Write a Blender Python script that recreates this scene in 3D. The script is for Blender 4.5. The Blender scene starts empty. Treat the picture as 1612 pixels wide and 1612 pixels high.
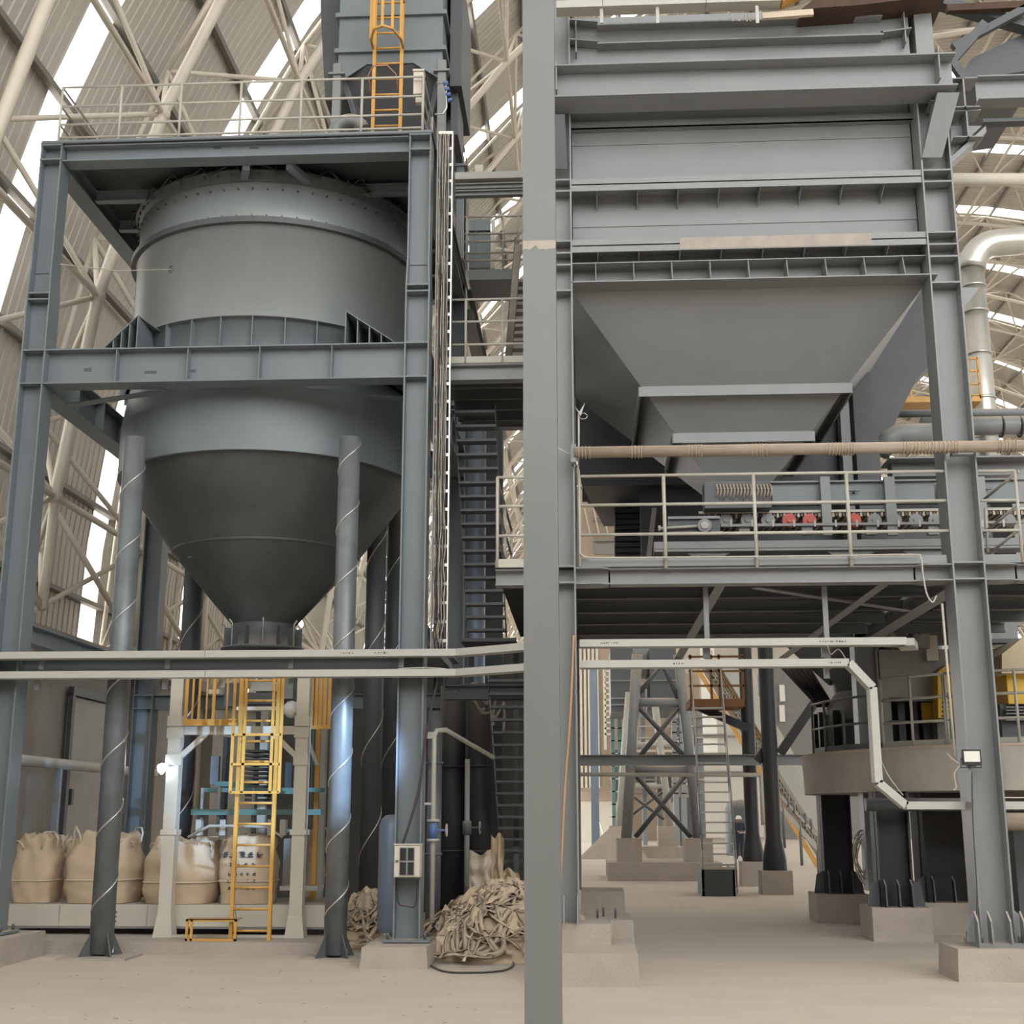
import bpy, bmesh, math, random
from mathutils import Vector, Matrix
random.seed(7)
C = bpy.context.scene.collection
SC = bpy.context.scene
# ------------------------------------------------------------------ camera, sky, exposure
F = 2054.0; PITCH = math.radians(13.1); YAW = math.radians(3.2); EYE = 1.7
cam_data = bpy.data.cameras.new('camera'); cam = bpy.data.objects.new('camera', cam_data); C.objects.link(cam)
cam_data.sensor_width = 36.0; cam_data.lens = F/1612*36.0; cam_data.clip_end = 600; cam_data.clip_start = 0.1
cam.location = (0, 0, EYE); cam.rotation_euler = (math.pi/2 + PITCH, 0, YAW)
SC.camera = cam
world = bpy.data.worlds.new('overcast'); SC.world = world; world.use_nodes = True
wb = world.node_tree.nodes['Background']; wb.inputs['Color'].default_value = (1.0, 0.995, 0.985, 1); wb.inputs['Strength'].default_value = 2.0
SC.view_settings.view_transform = 'Standard'; SC.view_settings.look = 'None'
SC.view_settings.gamma = 1.0; SC.view_settings.use_curve_mapping = False
SC.view_settings.exposure = 1.2
SC.cycles.max_bounces = 6; SC.cycles.diffuse_bounces = 4; SC.cycles.transparent_max_bounces = 12
SC.cycles.use_denoising = True

def ray(x, y):
    a = (x-806)/F; b = (806-y)/F
    f = math.cos(PITCH)-b*math.sin(PITCH); u = math.sin(PITCH)+b*math.cos(PITCH)
    return (a*math.cos(YAW)-f*math.sin(YAW), a*math.sin(YAW)+f*math.cos(YAW), u)
def PY(x, y, Y):
    r = ray(x, y); k = Y/r[1]; return Vector((r[0]*k, Y, r[2]*k+EYE))
def PX(x, y, X):
    r = ray(x, y); k = X/r[0]; return Vector((X, r[1]*k, r[2]*k+EYE))
def PZ(x, y, Z=0.0):
    r = ray(x, y); k = (Z-EYE)/r[2]; return Vector((r[0]*k, r[1]*k, Z))
def zz(y, Y, x=806): return PY(x, y, Y).z
def xx(x, y, Y): return PY(x, y, Y).x

# ------------------------------------------------------------------ mesh builder
class MB:
    def __init__(s): s.v = []; s.f = []; s.smooth = set()
    def box(s, a, b):
        x0, y0, z0 = a; x1, y1, z1 = b; n = len(s.v)
        s.v += [(x0,y0,z0),(x1,y0,z0),(x1,y1,z0),(x0,y1,z0),(x0,y0,z1),(x1,y0,z1),(x1,y1,z1),(x0,y1,z1)]
        s.f += [tuple(n+i for i in q) for q in ((0,3,2,1),(4,5,6,7),(0,1,5,4),(1,2,6,5),(2,3,7,6),(3,0,4,7))]
        return s
    def hexa(s, lo, hi):   # two quads (4 pts each)
        n = len(s.v); s.v += [tuple(p) for p in lo]+[tuple(p) for p in hi]
        s.f += [tuple(n+i for i in q) for q in ((0,3,2,1),(4,5,6,7),(0,1,5,4),(1,2,6,5),(2,3,7,6),(3,0,4,7))]
        return s
    def bar(s, p0, p1, w, h, up=(0,0,1), du=0.0, ds=0.0):
        p0 = Vector(p0); p1 = Vector(p1); d = (p1-p0).normalized(); up = Vector(up)
        side = d.cross(up)
        if side.length < 1e-4: side = d.cross(Vector((0,1,0)))
        side.normalize(); u = side.cross(d).normalized()
        def q(p): return [p+side*(ds+a*w/2)+u*(du+b*h/2) for a, b in ((-1,-1),(1,-1),(1,1),(-1,1))]
        return s.hexa(q(p0), q(p1))
    def hbeam(s, p0, p1, w, h, up=(0,0,1), tf=0.018, tw=0.014):
        s.bar(p0, p1, tw, h-2*tf, up); s.bar(p0, p1, w, tf, up, du=h/2-tf/2); s.bar(p0, p1, w, tf, up, du=-h/2+tf/2); return s
    def tube(s, p0, p1, r, n=10, r1=None, caps=True, smooth=True):
        return s.path([p0, p1], r if r1 is None else [r, r1], n, caps, smooth)
    def path(s, pts, r, n=8, caps=True, smooth=True, closed=False, flat=1.0):
        pts = [Vector(p) for p in pts]; m = len(pts); base = len(s.v)
        t0 = (pts[1]-pts[0]).normalized(); ref = Vector((0,0,1)) if abs(t0.z) < .9 else Vector((0,1,0))
        a = t0.cross(ref).normalized()
        for i, p in enumerate(pts):
            if closed: t = (pts[(i+1)%m]-pts[i-1]).normalized()
            else: t = ((pts[min(i+1,m-1)]-p).normalized()+(p-pts[max(i-1,0)]).normalized())
            t = t.normalized() if t.length > 1e-6 else t0
            a = (a-t*a.dot(t)); a = a.normalized() if a.length > 1e-6 else t.orthogonal().normalized()
            b = t.cross(a)*flat; rr = r[i] if isinstance(r, (list, tuple)) else r
            for k in range(n):
                an = 2*math.pi*k/n; s.v.append(tuple(p+a*math.cos(an)*rr+b*math.sin(an)*rr))
        for i in range(m if closed else m-1):
            j = (i+1) % m
            for k in range(n):
                k2 = (k+1) % n
                if smooth: s.smooth.add(len(s.f))
                s.f.append((base+i*n+k, base+i*n+k2, base+j*n+k2, base+j*n+k))
        if caps and not closed:
            s.f.append(tuple(base+k for k in range(n))[::-1]); s.f.append(tuple(base+(m-1)*n+k for k in range(n)))
        return s
    def lathe(s, cx, cy, prof, n=48, a0=0, a1=2*math.pi, smooth=True):   # prof: (r, z)
        base = len(s.v); full = abs(a1-a0-2*math.pi) < 1e-6; m = n if full else n+1
        for r, z in prof:
            for k in range(m):
                an = a0+(a1-a0)*k/n; s.v.append((cx+r*math.cos(an), cy+r*math.sin(an), z))
        for i in range(len(prof)-1):
            for k in range(n):
                k2 = (k+1) % m
                if smooth: s.smooth.add(len(s.f))
                s.f.append((base+i*m+k, base+i*m+k2, base+(i+1)*m+k2, base+(i+1)*m+k))
        return s
    def disc(s, cx, cy, z, r, n=32):
        b = len(s.v)
        for k in range(n): s.v.append((cx+r*math.cos(2*math.pi*k/n), cy+r*math.sin(2*math.pi*k/n), z))
        s.f.append(tuple(range(b, b+n))); return s
    def quad(s, *p):
        n = len(s.v); s.v += [tuple(q) for q in p]; s.f.append(tuple(range(n, n+len(p)))); return s
    def prism(s, pts, d):   # polygon pts extruded by vector d
        d = Vector(d); n = len(pts); b = len(s.v)
        s.v += [tuple(Vector(p)) for p in pts]+[tuple(Vector(p)+d) for p in pts]
        s.f.append(tuple(range(b, b+n))[::-1]); s.f.append(tuple(range(b+n, b+2*n)))
        for i in range(n):
            j = (i+1) % n; s.f.append((b+i, b+j, b+n+j, b+n+i))
        return s
    def add(s, o, M=None):
        n = len(s.v); s.v += [tuple(M @ Vector(p)) if M else p for p in o.v]
        s.smooth |= {i+len(s.f) for i in o.smooth}; s.f += [tuple(i+n for i in f) for f in o.f]; return s
    def data(s, name, mat, org=(0,0,0)):
        me = bpy.data.meshes.new(name); ox, oy, oz = org
        me.from_pydata([(x-ox, y-oy, z-oz) for x, y, z in s.v], [], s.f)
        if mat: me.materials.append(mat)
        for i in s.smooth: me.polygons[i].use_smooth = True
        bm = bmesh.new(); bm.from_mesh(me); bmesh.ops.recalc_face_normals(bm, faces=bm.faces); bm.to_mesh(me); bm.free()
        return me
    def build(s, name, mat, parent=None, label=None):
        org = ORG.get(parent.name, Vector((0,0,0))) if parent else Vector((0,0,0))
        o = bpy.data.objects.new(name, s.data(name, mat, org)); C.objects.link(o)
        if parent: o.parent = parent; ORG[o.name] = org
        if label: o['label'] = label
        return o
ORG = {}
def thing(name, label, cat, loc=(0,0,0), group=None):
    o = bpy.data.objects.new(name, None); C.objects.link(o); o.empty_display_size = 0.1
    o.location = loc; o['label'] = label; o['category'] = cat
    if group: o['group'] = group
    ORG[o.name] = Vector(loc); return o
def tag(o, label, cat, group=None):
    o['label'] = label; o['category'] = cat
    if group: o['group'] = group
    return o
def struct(o, label=None):
    o['kind'] = 'structure'
    if label: o['label'] = label
    return o
def dup(root, loc, label=None, rotz=0.0, scale=1.0, group=None):
    r = root.copy(); C.objects.link(r); r.location = loc; r.rotation_euler = (0,0,rotz); r.scale = (scale,)*3
    ORG[r.name] = Vector(loc)
    if label: r['label'] = label
    if group: r['group'] = group
    for ch in list(root.children):
        c = ch.copy(); C.objects.link(c); c.parent = r
        for g in ch.children:
            d = g.copy(); C.objects.link(d); d.parent = c
    return r
def arc(c, r, a0, a1, n, ax='xz'):
    o = []
    for i in range(n+1):
        a = math.radians(a0+(a1-a0)*i/n); d = [0,0,0]
        d['xyz'.index(ax[0])] = r*math.cos(a); d['xyz'.index(ax[1])] = r*math.sin(a); o.append(Vector(c)+Vector(d))
    return o

# ------------------------------------------------------------------ materials
def mat(name, col, rough=.55, metal=0.0, var=.08, scale=2.5, dust=0.0, dcol=(.52,.44,.35), bump=0.0, bscale=40, streak=0.0, emit=None, es=1.0):
    m = bpy.data.materials.new(name); m.use_nodes = True; nt = m.node_tree; N = nt.nodes; L = nt.links
    b = N['Principled BSDF']; b.inputs['Roughness'].default_value = rough; b.inputs['Metallic'].default_value = metal
    tc = N.new('ShaderNodeNewGeometry')
    nz = N.new('ShaderNodeTexNoise'); nz.inputs['Scale'].default_value = scale; nz.inputs['Detail'].default_value = 6; nz.inputs['Roughness'].default_value = .6
    L.new(tc.outputs['Position'], nz.inputs['Vector'])
    mx = N.new('ShaderNodeMix'); mx.data_type = 'RGBA'
    mx.inputs[6].default_value = (*[max(0, c*(1-var*2)) for c in col], 1); mx.inputs[7].default_value = (*[min(1, c*(1+var*2)) for c in col], 1)
    L.new(nz.outputs['Fac'], mx.inputs[0]); out = mx.outputs[2]
    if streak:
        mp = N.new('ShaderNodeMapping'); mp.inputs['Scale'].default_value = (7, 7, .5); L.new(tc.outputs['Position'], mp.inputs['Vector'])
        n2 = N.new('ShaderNodeTexNoise'); n2.inputs['Scale'].default_value = 1.0; n2.inputs['Detail'].default_value = 4; L.new(mp.outputs[0], n2.inputs['Vector'])
        r2 = N.new('ShaderNodeMapRange'); r2.inputs['From Min'].default_value = .5; r2.inputs['From Max'].default_value = .75; r2.inputs['To Max'].default_value = streak
        L.new(n2.outputs['Fac'], r2.inputs['Value'])
        m3 = N.new('ShaderNodeMix'); m3.data_type = 'RGBA'; L.new(r2.outputs[0], m3.inputs[0]); L.new(out, m3.inputs[6]); m3.inputs[7].default_value = (*dcol, 1); out = m3.outputs[2]
    if dust:
        sp = N.new('ShaderNodeSeparateXYZ'); L.new(tc.outputs['Normal'], sp.inputs[0])
        r = N.new('ShaderNodeMapRange'); r.inputs['From Min'].default_value = .35; r.inputs['From Max'].default_value = .9; r.inputs['To Max'].default_value = dust
        L.new(sp.outputs['Z'], r.inputs['Value'])
        m2 = N.new('ShaderNodeMix'); m2.data_type = 'RGBA'; L.new(r.outputs[0], m2.inputs[0]); L.new(out, m2.inputs[6]); m2.inputs[7].default_value = (*dcol, 1); out = m2.outputs[2]
    L.new(out, b.inputs['Base Color'])
    if bump:
        n3 = N.new('ShaderNodeTexNoise'); n3.inputs['Scale'].default_value = bscale; n3.inputs['Detail'].default_value = 5; L.new(tc.outputs['Position'], n3.inputs['Vector'])
        bp = N.new('ShaderNodeBump'); bp.inputs['Strength'].default_value = bump; bp.inputs['Distance'].default_value = .02
        L.new(n3.outputs['Fac'], bp.inputs['Height']); L.new(bp.outputs[0], b.inputs['Normal'])
    if emit:
        b.inputs['Emission Color'].default_value = (*emit, 1); b.inputs['Emission Strength'].default_value = es
    return m
GREY = mat('grey_paint', (.235,.248,.252), .42, 0, .07, 1.6, dust=.75)
BLUEGREY = mat('blue_grey_paint', (.175,.205,.225), .42, 0, .08, 1.2, dust=.75)
SILO = mat('silo_paint', (.27,.30,.30), .38, .2, .12, .6, dust=.5, streak=.15, dcol=(.40,.40,.35))
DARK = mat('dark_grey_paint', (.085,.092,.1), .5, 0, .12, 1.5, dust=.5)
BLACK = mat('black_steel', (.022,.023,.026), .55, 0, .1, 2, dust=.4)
PALE = mat('pale_tray_paint', (.47,.47,.43), .5, 0, .07, 1.3, dust=.6)
RAILP = mat('guardrail_paint', (.46,.45,.40), .5, 0, .08, 4, dust=.7)
RAILD = mat('dark_rail_paint', (.15,.16,.165), .5, 0, .08, 4, dust=.5)
TUBEP = mat('truss_tube_paint', (.62,.57,.48), .5, 0, .06, 2, dust=.4)
CREAM = mat('cream_paint', (.62,.585,.5), .5, 0, .06, 2, dust=.6)
YELLOW = mat('yellow_paint', (.64,.35,.08), .45, 0, .1, 4, dust=.5)
YBRIGHT = mat('yellow_casing_paint', (.68,.42,.04), .45, 0, .08, 3, dust=.4)
CONC = mat('dusty_concrete', (.42,.375,.32), .9, 0, .12, 2.2, dust=.5, bump=.5, dcol=(.50,.44,.37))
CONCW = mat('wall_concrete', (.27,.255,.23), .9, 0, .16, .9, dust=.4, bump=.4, streak=.25, dcol=(.42,.37,.3))
GALV = mat('galvanised_sheet', (.62,.62,.58), .32, .75, .08, 3, dust=.2)
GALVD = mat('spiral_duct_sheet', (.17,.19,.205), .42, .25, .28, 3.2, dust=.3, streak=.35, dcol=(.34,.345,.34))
CABLE = mat('dusty_cable', (.40,.36,.31), .8, 0, .2, 9, dust=.6)
CABLED = mat('black_cable', (.05,.045,.045), .6, 0, .1, 9, dust=.3)
ROPE = mat('rope_tan', (.45,.36,.27), .9, 0, .15, 10)
BAG = mat('woven_bag_cloth', (.62,.49,.34), .9, 0, .10, 3.5, bump=.35, bscale=9, dust=.2, dcol=(.55,.48,.4))
BAGW = mat('bag_webbing', (.64,.56,.45), .9, 0, .1, 5)
CLAD = mat('roof_cladding', (.50,.475,.42), .6, 0, .06, .5)
PURL = mat('purlin_steel', (.22,.21,.19), .6, 0, .08, 1)
TEAL = mat('teal_paint', (.10,.20,.185), .5, 0, .1, 4, dust=.5, dcol=(.3,.36,.33))
RED = mat('red_roller', (.5,.09,.07), .5, 0, .15, 5)
BLUE = mat('blue_valve_paint', (.09,.16,.38), .45, 0, .1, 5, dust=.4)
BLUEM = mat('blue_grey_duct', (.22,.28,.36), .4, .2, .1, 2, dust=.3)
RUSTD = mat('dark_rust', (.075,.045,.032), .85, 0, .25, 2.5, bump=.3)
CONEP = mat('shade_dark_cone_paint', (.082,.09,.092), .5, .1, .28, 1.3, dust=.2)  # shade on the silo cone put into a darker mottled paint
RUST = mat('rusty_steel', (.22,.11,.05), .85, 0, .25, 2.5, dust=.2, bump=.4)
TAN = mat('tan_dust', (.60,.50,.40), .95, 0, .1, 3)
CYAN = mat('panel_white', (.62,.60,.52), .5, 0, .06, 3, dust=.3)
GLASSD = mat('dark_window', (.03,.03,.033), .15, 0, .05, 3)
STRAP = mat('strap_heap', (.50,.42,.32), .85, 0, .2, 6)
CLOTH = mat('navy_workwear', (.035,.04,.055), .9, 0, .15, 12)
SKIN = mat('skin', (.42,.26,.18), .6, 0, .05, 8)
WHITE = mat('white_plastic', (.75,.75,.72), .4, 0, .03, 8)
LAMPE = mat('lamp_lit', (.9,.9,.9), .4, 0, 0, 1, emit=(.8,.9,1.0), es=9.0)
LENS = mat('lamp_lens', (.80,.80,.74), .25, 0, .02, 4)
INK = mat('print_ink', (.10,.10,.11), .8, 0, .1, 8)
BROWN = mat('brown_pipe', (.33,.27,.21), .7, 0, .15, 3, dust=.7, dcol=(.62,.5,.4))
def skymat():
    m = bpy.data.materials.new('skylight_sheet'); m.use_nodes = True; nt = m.node_tree; N = nt.nodes; N.clear()
    o = N.new('ShaderNodeOutputMaterial'); t = N.new('ShaderNodeBsdfTransparent'); t.inputs[0].default_value = (1,.985,.95,1)
    r = N.new('ShaderNodeBsdfTranslucent'); r.inputs[0].default_value = (.9,.88,.82,1); x = N.new('ShaderNodeMixShader'); x.inputs[0].default_value = .25
    nt.links.new(t.outputs[0], x.inputs[1]); nt.links.new(r.outputs[0], x.inputs[2]); nt.links.new(x.outputs[0], o.inputs[0]); return m
SKYL = skymat()
PLATC = mat('platform_concrete', (.50,.465,.41), .9, 0, .14, 1.8, dust=.5, bump=.4, streak=.3, dcol=(.66,.61,.54))
def floormat():
    m = mat('dusty_floor', (.60,.535,.455), .95, 0, .05, .35, bump=.35, bscale=18)
    nt = m.node_tree; N = nt.nodes; L = nt.links; b = N['Principled BSDF']; src = b.inputs['Base Color'].links[0].from_socket
    g = [n for n in N if n.type == 'NEW_GEOMETRY'][0]
    n1 = N.new('ShaderNodeTexNoise'); n1.inputs['Scale'].default_value = 1.3; n1.inputs['Detail'].default_value = 9; n1.inputs['Roughness'].default_value = .65
    mp = N.new('ShaderNodeMapping'); mp.inputs['Scale'].default_value = (.5, 1.6, 1); mp.inputs['Rotation'].default_value = (0,0,.2); L.new(g.outputs['Position'], mp.inputs[0]); L.new(mp.outputs[0], n1.inputs['Vector'])
    rr = N.new('ShaderNodeMapRange'); rr.inputs['From Min'].default_value = .35; rr.inputs['From Max'].default_value = .7; L.new(n1.outputs['Fac'], rr.inputs['Value'])
    mm = N.new('ShaderNodeMix'); mm.data_type = 'RGBA'; mm.blend_type = 'MULTIPLY'; mm.inputs[0].default_value = .5
    r3 = N.new('ShaderNodeMix'); r3.data_type = 'RGBA'; r3.inputs[6].default_value = (.80,.78,.77,1); r3.inputs[7].default_value = (1,1,1,1); L.new(rr.outputs[0], r3.inputs[0])
    L.new(src, mm.inputs[6]); L.new(r3.outputs[2], mm.inputs[7]); L.new(mm.outputs[2], b.inputs['Base Color']); return m
FLOOR = floormat()
# ------------------------------------------------------------------ floor, vaulted hall
m = MB(); m.box((-60, -45, -.3), (90, 185, 0)); struct(m.build('floor', FLOOR), 'pale dusty concrete floor of the hall')
XC, ZC, R = 18.0, 5.0, 28.4
YS = [20+6.5*i for i in range(-5, 18)]      # centres of the skylight strips
def vault(a, r=R):   # a = angle from the left springing, degrees
    t = math.radians(a); return XC-r*math.cos(t), ZC+r*math.sin(t)
ceil = thing('ceiling', 'arched hall roof of ribbed cream sheeting with white skylight strips', 'roof', (0,0,0)); del ceil['category']; ceil['kind'] = 'structure'
NA = 40
def sheet(y0, y1, ribbed, a0=0.0, a1=180.0):
    mb = MB(); prof = []
    if ribbed:
        y = y0
        while y < y1-.02:
            prof += [(y, 0), (y+.20, 0), (y+.215, -.025), (y+.24, -.025), (min(y1, y+.255), 0)]; y += .255
    else: prof = [(y0, 0), (y1, 0)]
    for i in range(NA+1):
        a = a0+(a1-a0)*i/NA
        for y, d in prof: x, z = vault(a, R+d); mb.v.append((x, y, z))
    k = len(prof)
    for i in range(NA):
        for j in range(k-1): mb.f.append((i*k+j, i*k+j+1, (i+1)*k+j+1, (i+1)*k+j))
    return mb
for i, ys in enumerate(YS):
    a0, a1 = (16, 164) if ys > 55 else (0, 180)      # beyond 55 m sides left open to let light onto the far plant
    sheet(ys-.45, ys+.45, False, a0, a1).build('skylight_panel', SKYL, ceil)
    y0, y1 = ys+.45, ys+6.05
    sheet(y0, (y0+y1)/2, True, a0, a1).build('cladding_panel', CLAD, ceil); sheet((y0+y1)/2, y1, True, a0, a1).build('cladding_panel', CLAD, ceil)
for k in range(0, 45):   # purlins along the hall
    a = 2+k*4.0; x, z = vault(a, R-.13); mb = MB(); t = math.radians(a)
    mb.bar((x, -12, z), (x, 136, z), .09, .18, up=(math.cos(t), 0, -math.sin(t))); mb.build('purlin', PURL, ceil)
# double layer tube truss
frame = thing('space_frame', 'cream tubular space frame truss lining the arched hall roof', 'truss', (XC, 14, ZC-3))
RI = 26.6; DA = 7.5; DY = 4.3333; nodes = {}; mem = []
NI = 24; NJ = 29
def onode(i, j): x, z = vault(i*DA, R-.33); return Vector((x, 13.6+DY*j, z))
def inode(i, j): x, z = vault((i+.5)*DA, RI); return Vector((x, 13.6+DY*(j+.5), z))
for j in range(NJ):
    for i in range(NI+1):
        o = onode(i, j)
        if i < NI: mem.append((o, onode(i+1, j), .05))
        pass
        if i < NI and j < NJ-1:
            q = inode(i, j)
            for di, dj in ((0,0),(1,0),(0,1),(1,1)): mem.append((q, onode(i+di, j+dj), .05))
            if i < NI-1: mem.append((q, inode(i+1, j), .105))
            if j < NJ-2: mem.append((q, inode(i, j+1), .06))
def inview(p):
    d = p-Vector((0,0,EYE)); a = d.x*math.cos(YAW)+d.y*math.sin(YAW); f0 = -d.x*math.sin(YAW)+d.y*math.cos(YAW)
    f = f0*math.cos(PITCH)+d.z*math.sin(PITCH); u = -f0*math.sin(PITCH)+d.z*math.cos(PITCH)
    return f > 0 and abs(a/f*F) < 850 and abs(u/f*F) < 850 and not (-300 < a/f*F < 20 and u/f*F < 590) and not (90 < a/f*F < 650)
mem.sort(key=lambda t: (0 if inview((t[0]+t[1])/2) else 1, (t[0]+t[1]).length))
for a, b, r in mem[:290]: MB().tube(a, b, r, 8, caps=False).build('tube', TUBEP, frame)
mb = MB()
for a, b, r in mem[290:]: mb.tube(a, b, r, 5, caps=False, smooth=False)
s = mb.build('tube_lattice', TUBEP, frame); s['kind'] = 'stuff'
mb = MB()
for j in range(0, NJ-1):     # ball joints, near part
    for i in range(0, 9):
        p = inode(i, j)
        if j < 12: mb.path([p+Vector((0,0,t*.13)) for t in (-1,-.6,0,.6,1)], [.02,.11,.14,.11,.02], 8)
s = mb.build('ball_joint', TUBEP, frame); s['kind'] = 'stuff'
# raking feet of the truss along the left wall
for j in range(0, 9):
    a = inode(0, j); mb = MB(); b = Vector((-8.6, a.y, .0)); mb.tube(a, b+Vector((0,0,4.9)), .08); mb.build('foot_tube', TUBEP, frame)
    for s_ in (-1, 1):
        MB().tube(Vector((-8.6, a.y, 4.9)), Vector((-9.7, a.y+s_*2.1, 7.4)), .06).build('foot_tube', TUBEP, frame)
# low concrete wall on the left and right, gable at the far end
wl = MB().box((-10.6, -13, 0), (-10.0, 55, 5.0)).build('wall_left', CONCW); struct(wl, 'low concrete wall under the ribbed sheeting on the left')
for y in range(-8, 54, 6): MB().box((-10.0, y, 0), (-9.72, y+.6, 5.0)).build('pilaster', CONCW, wl)
MB().box((-10.0, -13, 4.75), (-9.6, 55, 5.0)).build('coping', CONCW, wl)
wr = MB().box((46.4, -13, 0), (47, 55, 5.0)).build('wall_right', CONCW); struct(wr, 'low concrete wall on the far right side')
gb = MB(); prof = [vault(a) for a in range(0, 181, 6)]
gb.prism([(x, 137, z) for x, z in prof]+[(46.4, 137, 0), (-10.4, 137, 0)], (0, .3, 0))
wb_ = gb.build('wall_back', CLAD); struct(wb_, 'pale gable end wall far away')
for k in range(9):
    x = -6+k*6.0; zt = min(26, ZC+math.sqrt(max(0, R*R-(x-XC)**2))-4)
    MB().box((x, 136.93, 7.5), (x+1.5, 136.99, zt)).build('window_strip', LENS, wb_)
for k in range(7):
    zt = 6+k*3.6; h = math.sqrt(max(0, R*R-max(0, zt-ZC)**2))
    MB().bar((XC-h+.5, 136.7, zt), (XC+h-.5, 136.7, zt), .2, .25).build('girt', PURL, wb_)
wf = MB().box((-10.6, -13.3, 0), (47, -13, 10.5)).build('wall_front', CLAD); struct(wf, 'unseen low front wall behind the camera, open above to let light in')  # unseen wall, its height set so light falls in from high up
for k in range(10): MB().box((-9+k*6, -13.4, 0), (-8.6+k*6, -12.9, 10.7)).build('post', PURL, wf)
d = MB().box((-10.02, 24.9, 0), (-9.94, 27.6, 3.95)); dd = d.build('door_1', mat('door_paint', (.33,.32,.30), .6, 0, .08, 2, dust=.3)); struct(dd, 'grey steel door in the low concrete wall')
MB().bar((-9.9, 24.8, 4.05), (-9.9, 27.8, 4.05), .1, .16).build('door_head', DARK, dd); MB().box((-9.94, 24.8, 0), (-9.86, 24.94, 4.0)).build('door_jamb', DARK, dd)
MB().box((-9.93, 25.1, 1.9), (-9.86, 25.2, 2.2)).build('door_handle', DARK, dd)
# pipe rail along the wall
t = thing('wall_pipe', 'grey horizontal pipe on brackets along the low wall', 'pipe', (-8.9, 21, 0))
p0 = PX(34, 1219, -8.9); p1 = PX(165, 1224, -8.9)
MB().tube((-8.9, 18.0, 2.55), (-8.9, 27, 2.55), .09, 12).build('pipe', PALE, t)
for y in (19.5, 22, 25): MB().box((-8.95, y-.04, 0), (-8.85, y+.04, 2.5)).build('bracket', GREY, t)
# ------------------------------------------------------------------ left tower frame
YF = 16.0; YB = 21.2
XL = xx(13, 1000, YF); XR = xx(650, 870, YF)
ZT = zz(218, YF, 370); ZTB = zz(243, YF, 370); ZM = zz(543, YF, 370); ZMB = zz(598, YF, 370); ZTR = zz(1034, YF, 300); ZTRB = zz(1061, YF, 300)
tw = thing('silo_tower_frame', 'blue-grey steel H-column frame carrying the round silo', 'steel frame', (XL, YF, 0))
def column(parent, X, Y, z0, z1, w, d, stiff, matl, haunch=None, w2=None, top=None, name='column'):
    mb = MB(); zs = z1
    if haunch:
        zs = haunch
        mb.hbeam((X, Y+d/2, z0), (X, Y+d/2, haunch), d, w, up=(1,0,0), tf=.02)
        mb.hbeam((X, Y+d/2, haunch+.35), (X, Y+d/2, z1), d*.9, w2, up=(1,0,0), tf=.02)
        for s in (-1, 1):
            mb.hexa([(X+s*(w/2-.01)-.01, Y, haunch), (X+s*(w/2-.01)+.01, Y, haunch), (X+s*(w/2-.01)+.01, Y+d, haunch), (X+s*(w/2-.01)-.01, Y+d, haunch)],
                    [(X+s*(w2/2-.01)-.01, Y, haunch+.35), (X+s*(w2/2-.01)+.01, Y, haunch+.35), (X+s*(w2/2-.01)+.01, Y+d*.95, haunch+.35), (X+s*(w2/2-.01)-.01, Y+d*.95, haunch+.35)])
        mb.box((X-w2/2, Y+d/2-.007, haunch), (X+w2/2, Y+d/2+.007, haunch+.36))
    else: mb.hbeam((X, Y+d/2, z0), (X, Y+d/2, z1), d, w, up=(1,0,0), tf=.02)
    c = mb.build(name, matl, parent)
    for z in stiff: MB().box((X-w/2+.01, Y+.004, z-.01), (X+w/2-.01, Y+d-.004, z+.01)).build('stiffener', matl, c)
    return c
zh = zz(455, YF, 650); CW = .325
for (X, Y) in ((XL, YF), (XR, YF), (XL, YB), (XR, YB)):
    zb0 = (.25 if X == XR else .31) if Y == YF else 0
    c = column(tw, X, Y, zb0, ZT, CW, .33, [zh-.02, zh+.07, ZM-.01, ZMB+.01, ZT-.01, ZTB+.01, ZTR, ZTRB], BLUEGREY, haunch=zh+.05, w2=.30)
    MB().box((X-.28, Y-.06, zb0-.0), (X+.28, Y+.42, zb0+.03)).build('base_plate', BLUEGREY, c)
    bo = MB()
    for sx in (-1, 1):
        for sy in (0, 1): bo.tube((X+sx*.22, Y+.0+sy*.36, zb0+.03), (X+sx*.22, Y+sy*.36, zb0+.1), .018, 6)
    bo.build('anchor_bolts', DARK, c)
def hb(parent, a, b, w, h, matl=BLUEGREY, name='beam', stiff=0, up=(0,0,1), haunch=0):
    a = Vector(a); b = Vector(b); mb = MB().hbeam(a, b, w, h, up)
    o = mb.build(name, matl, parent); d = (b-a).normalized(); s = d.cross(Vector(up)).normalized()
    for k in range(stiff):
        p = a+(b-a)*(k+1)/(stiff+1)
        MB().bar(p-Vector(up)*(h/2-.01), p+Vector(up)*(h/2-.01), w*.95, .012, up=d).build('stiffener', matl, o)
    return o
xa, xb = XL+CW/2, XR-CW/2
for Y in (YF+.165, YB+.165):
    hb(tw, (xa, Y, (ZT+ZTB)/2-.01), (xb, Y, (ZT+ZTB)/2-.01), .26, ZT-ZTB)
    hb(tw, (xa, Y, (ZM+ZMB)/2), (xb, Y, (ZM+ZMB)/2), .30, ZM-ZMB, stiff=4)
    hb(tw, (xa, Y, (ZTR+ZTRB)/2), (xb, Y, (ZTR+ZTRB)/2), .2, .24)
for X in (XL, XR):
    y0, y1 = YF+.33, YB
    hb(tw, (X, y0, (ZT+ZTB)/2-.01), (X, y1, (ZT+ZTB)/2-.01), .26, ZT-ZTB)
    hb(tw, (X, y0, (ZM+ZMB)/2), (X, y1, (ZM+ZMB)/2), .30, ZM-ZMB, stiff=4)
    hb(tw, (X, y0, 4.0), (X, y1, 4.0), .2, .24)
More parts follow.
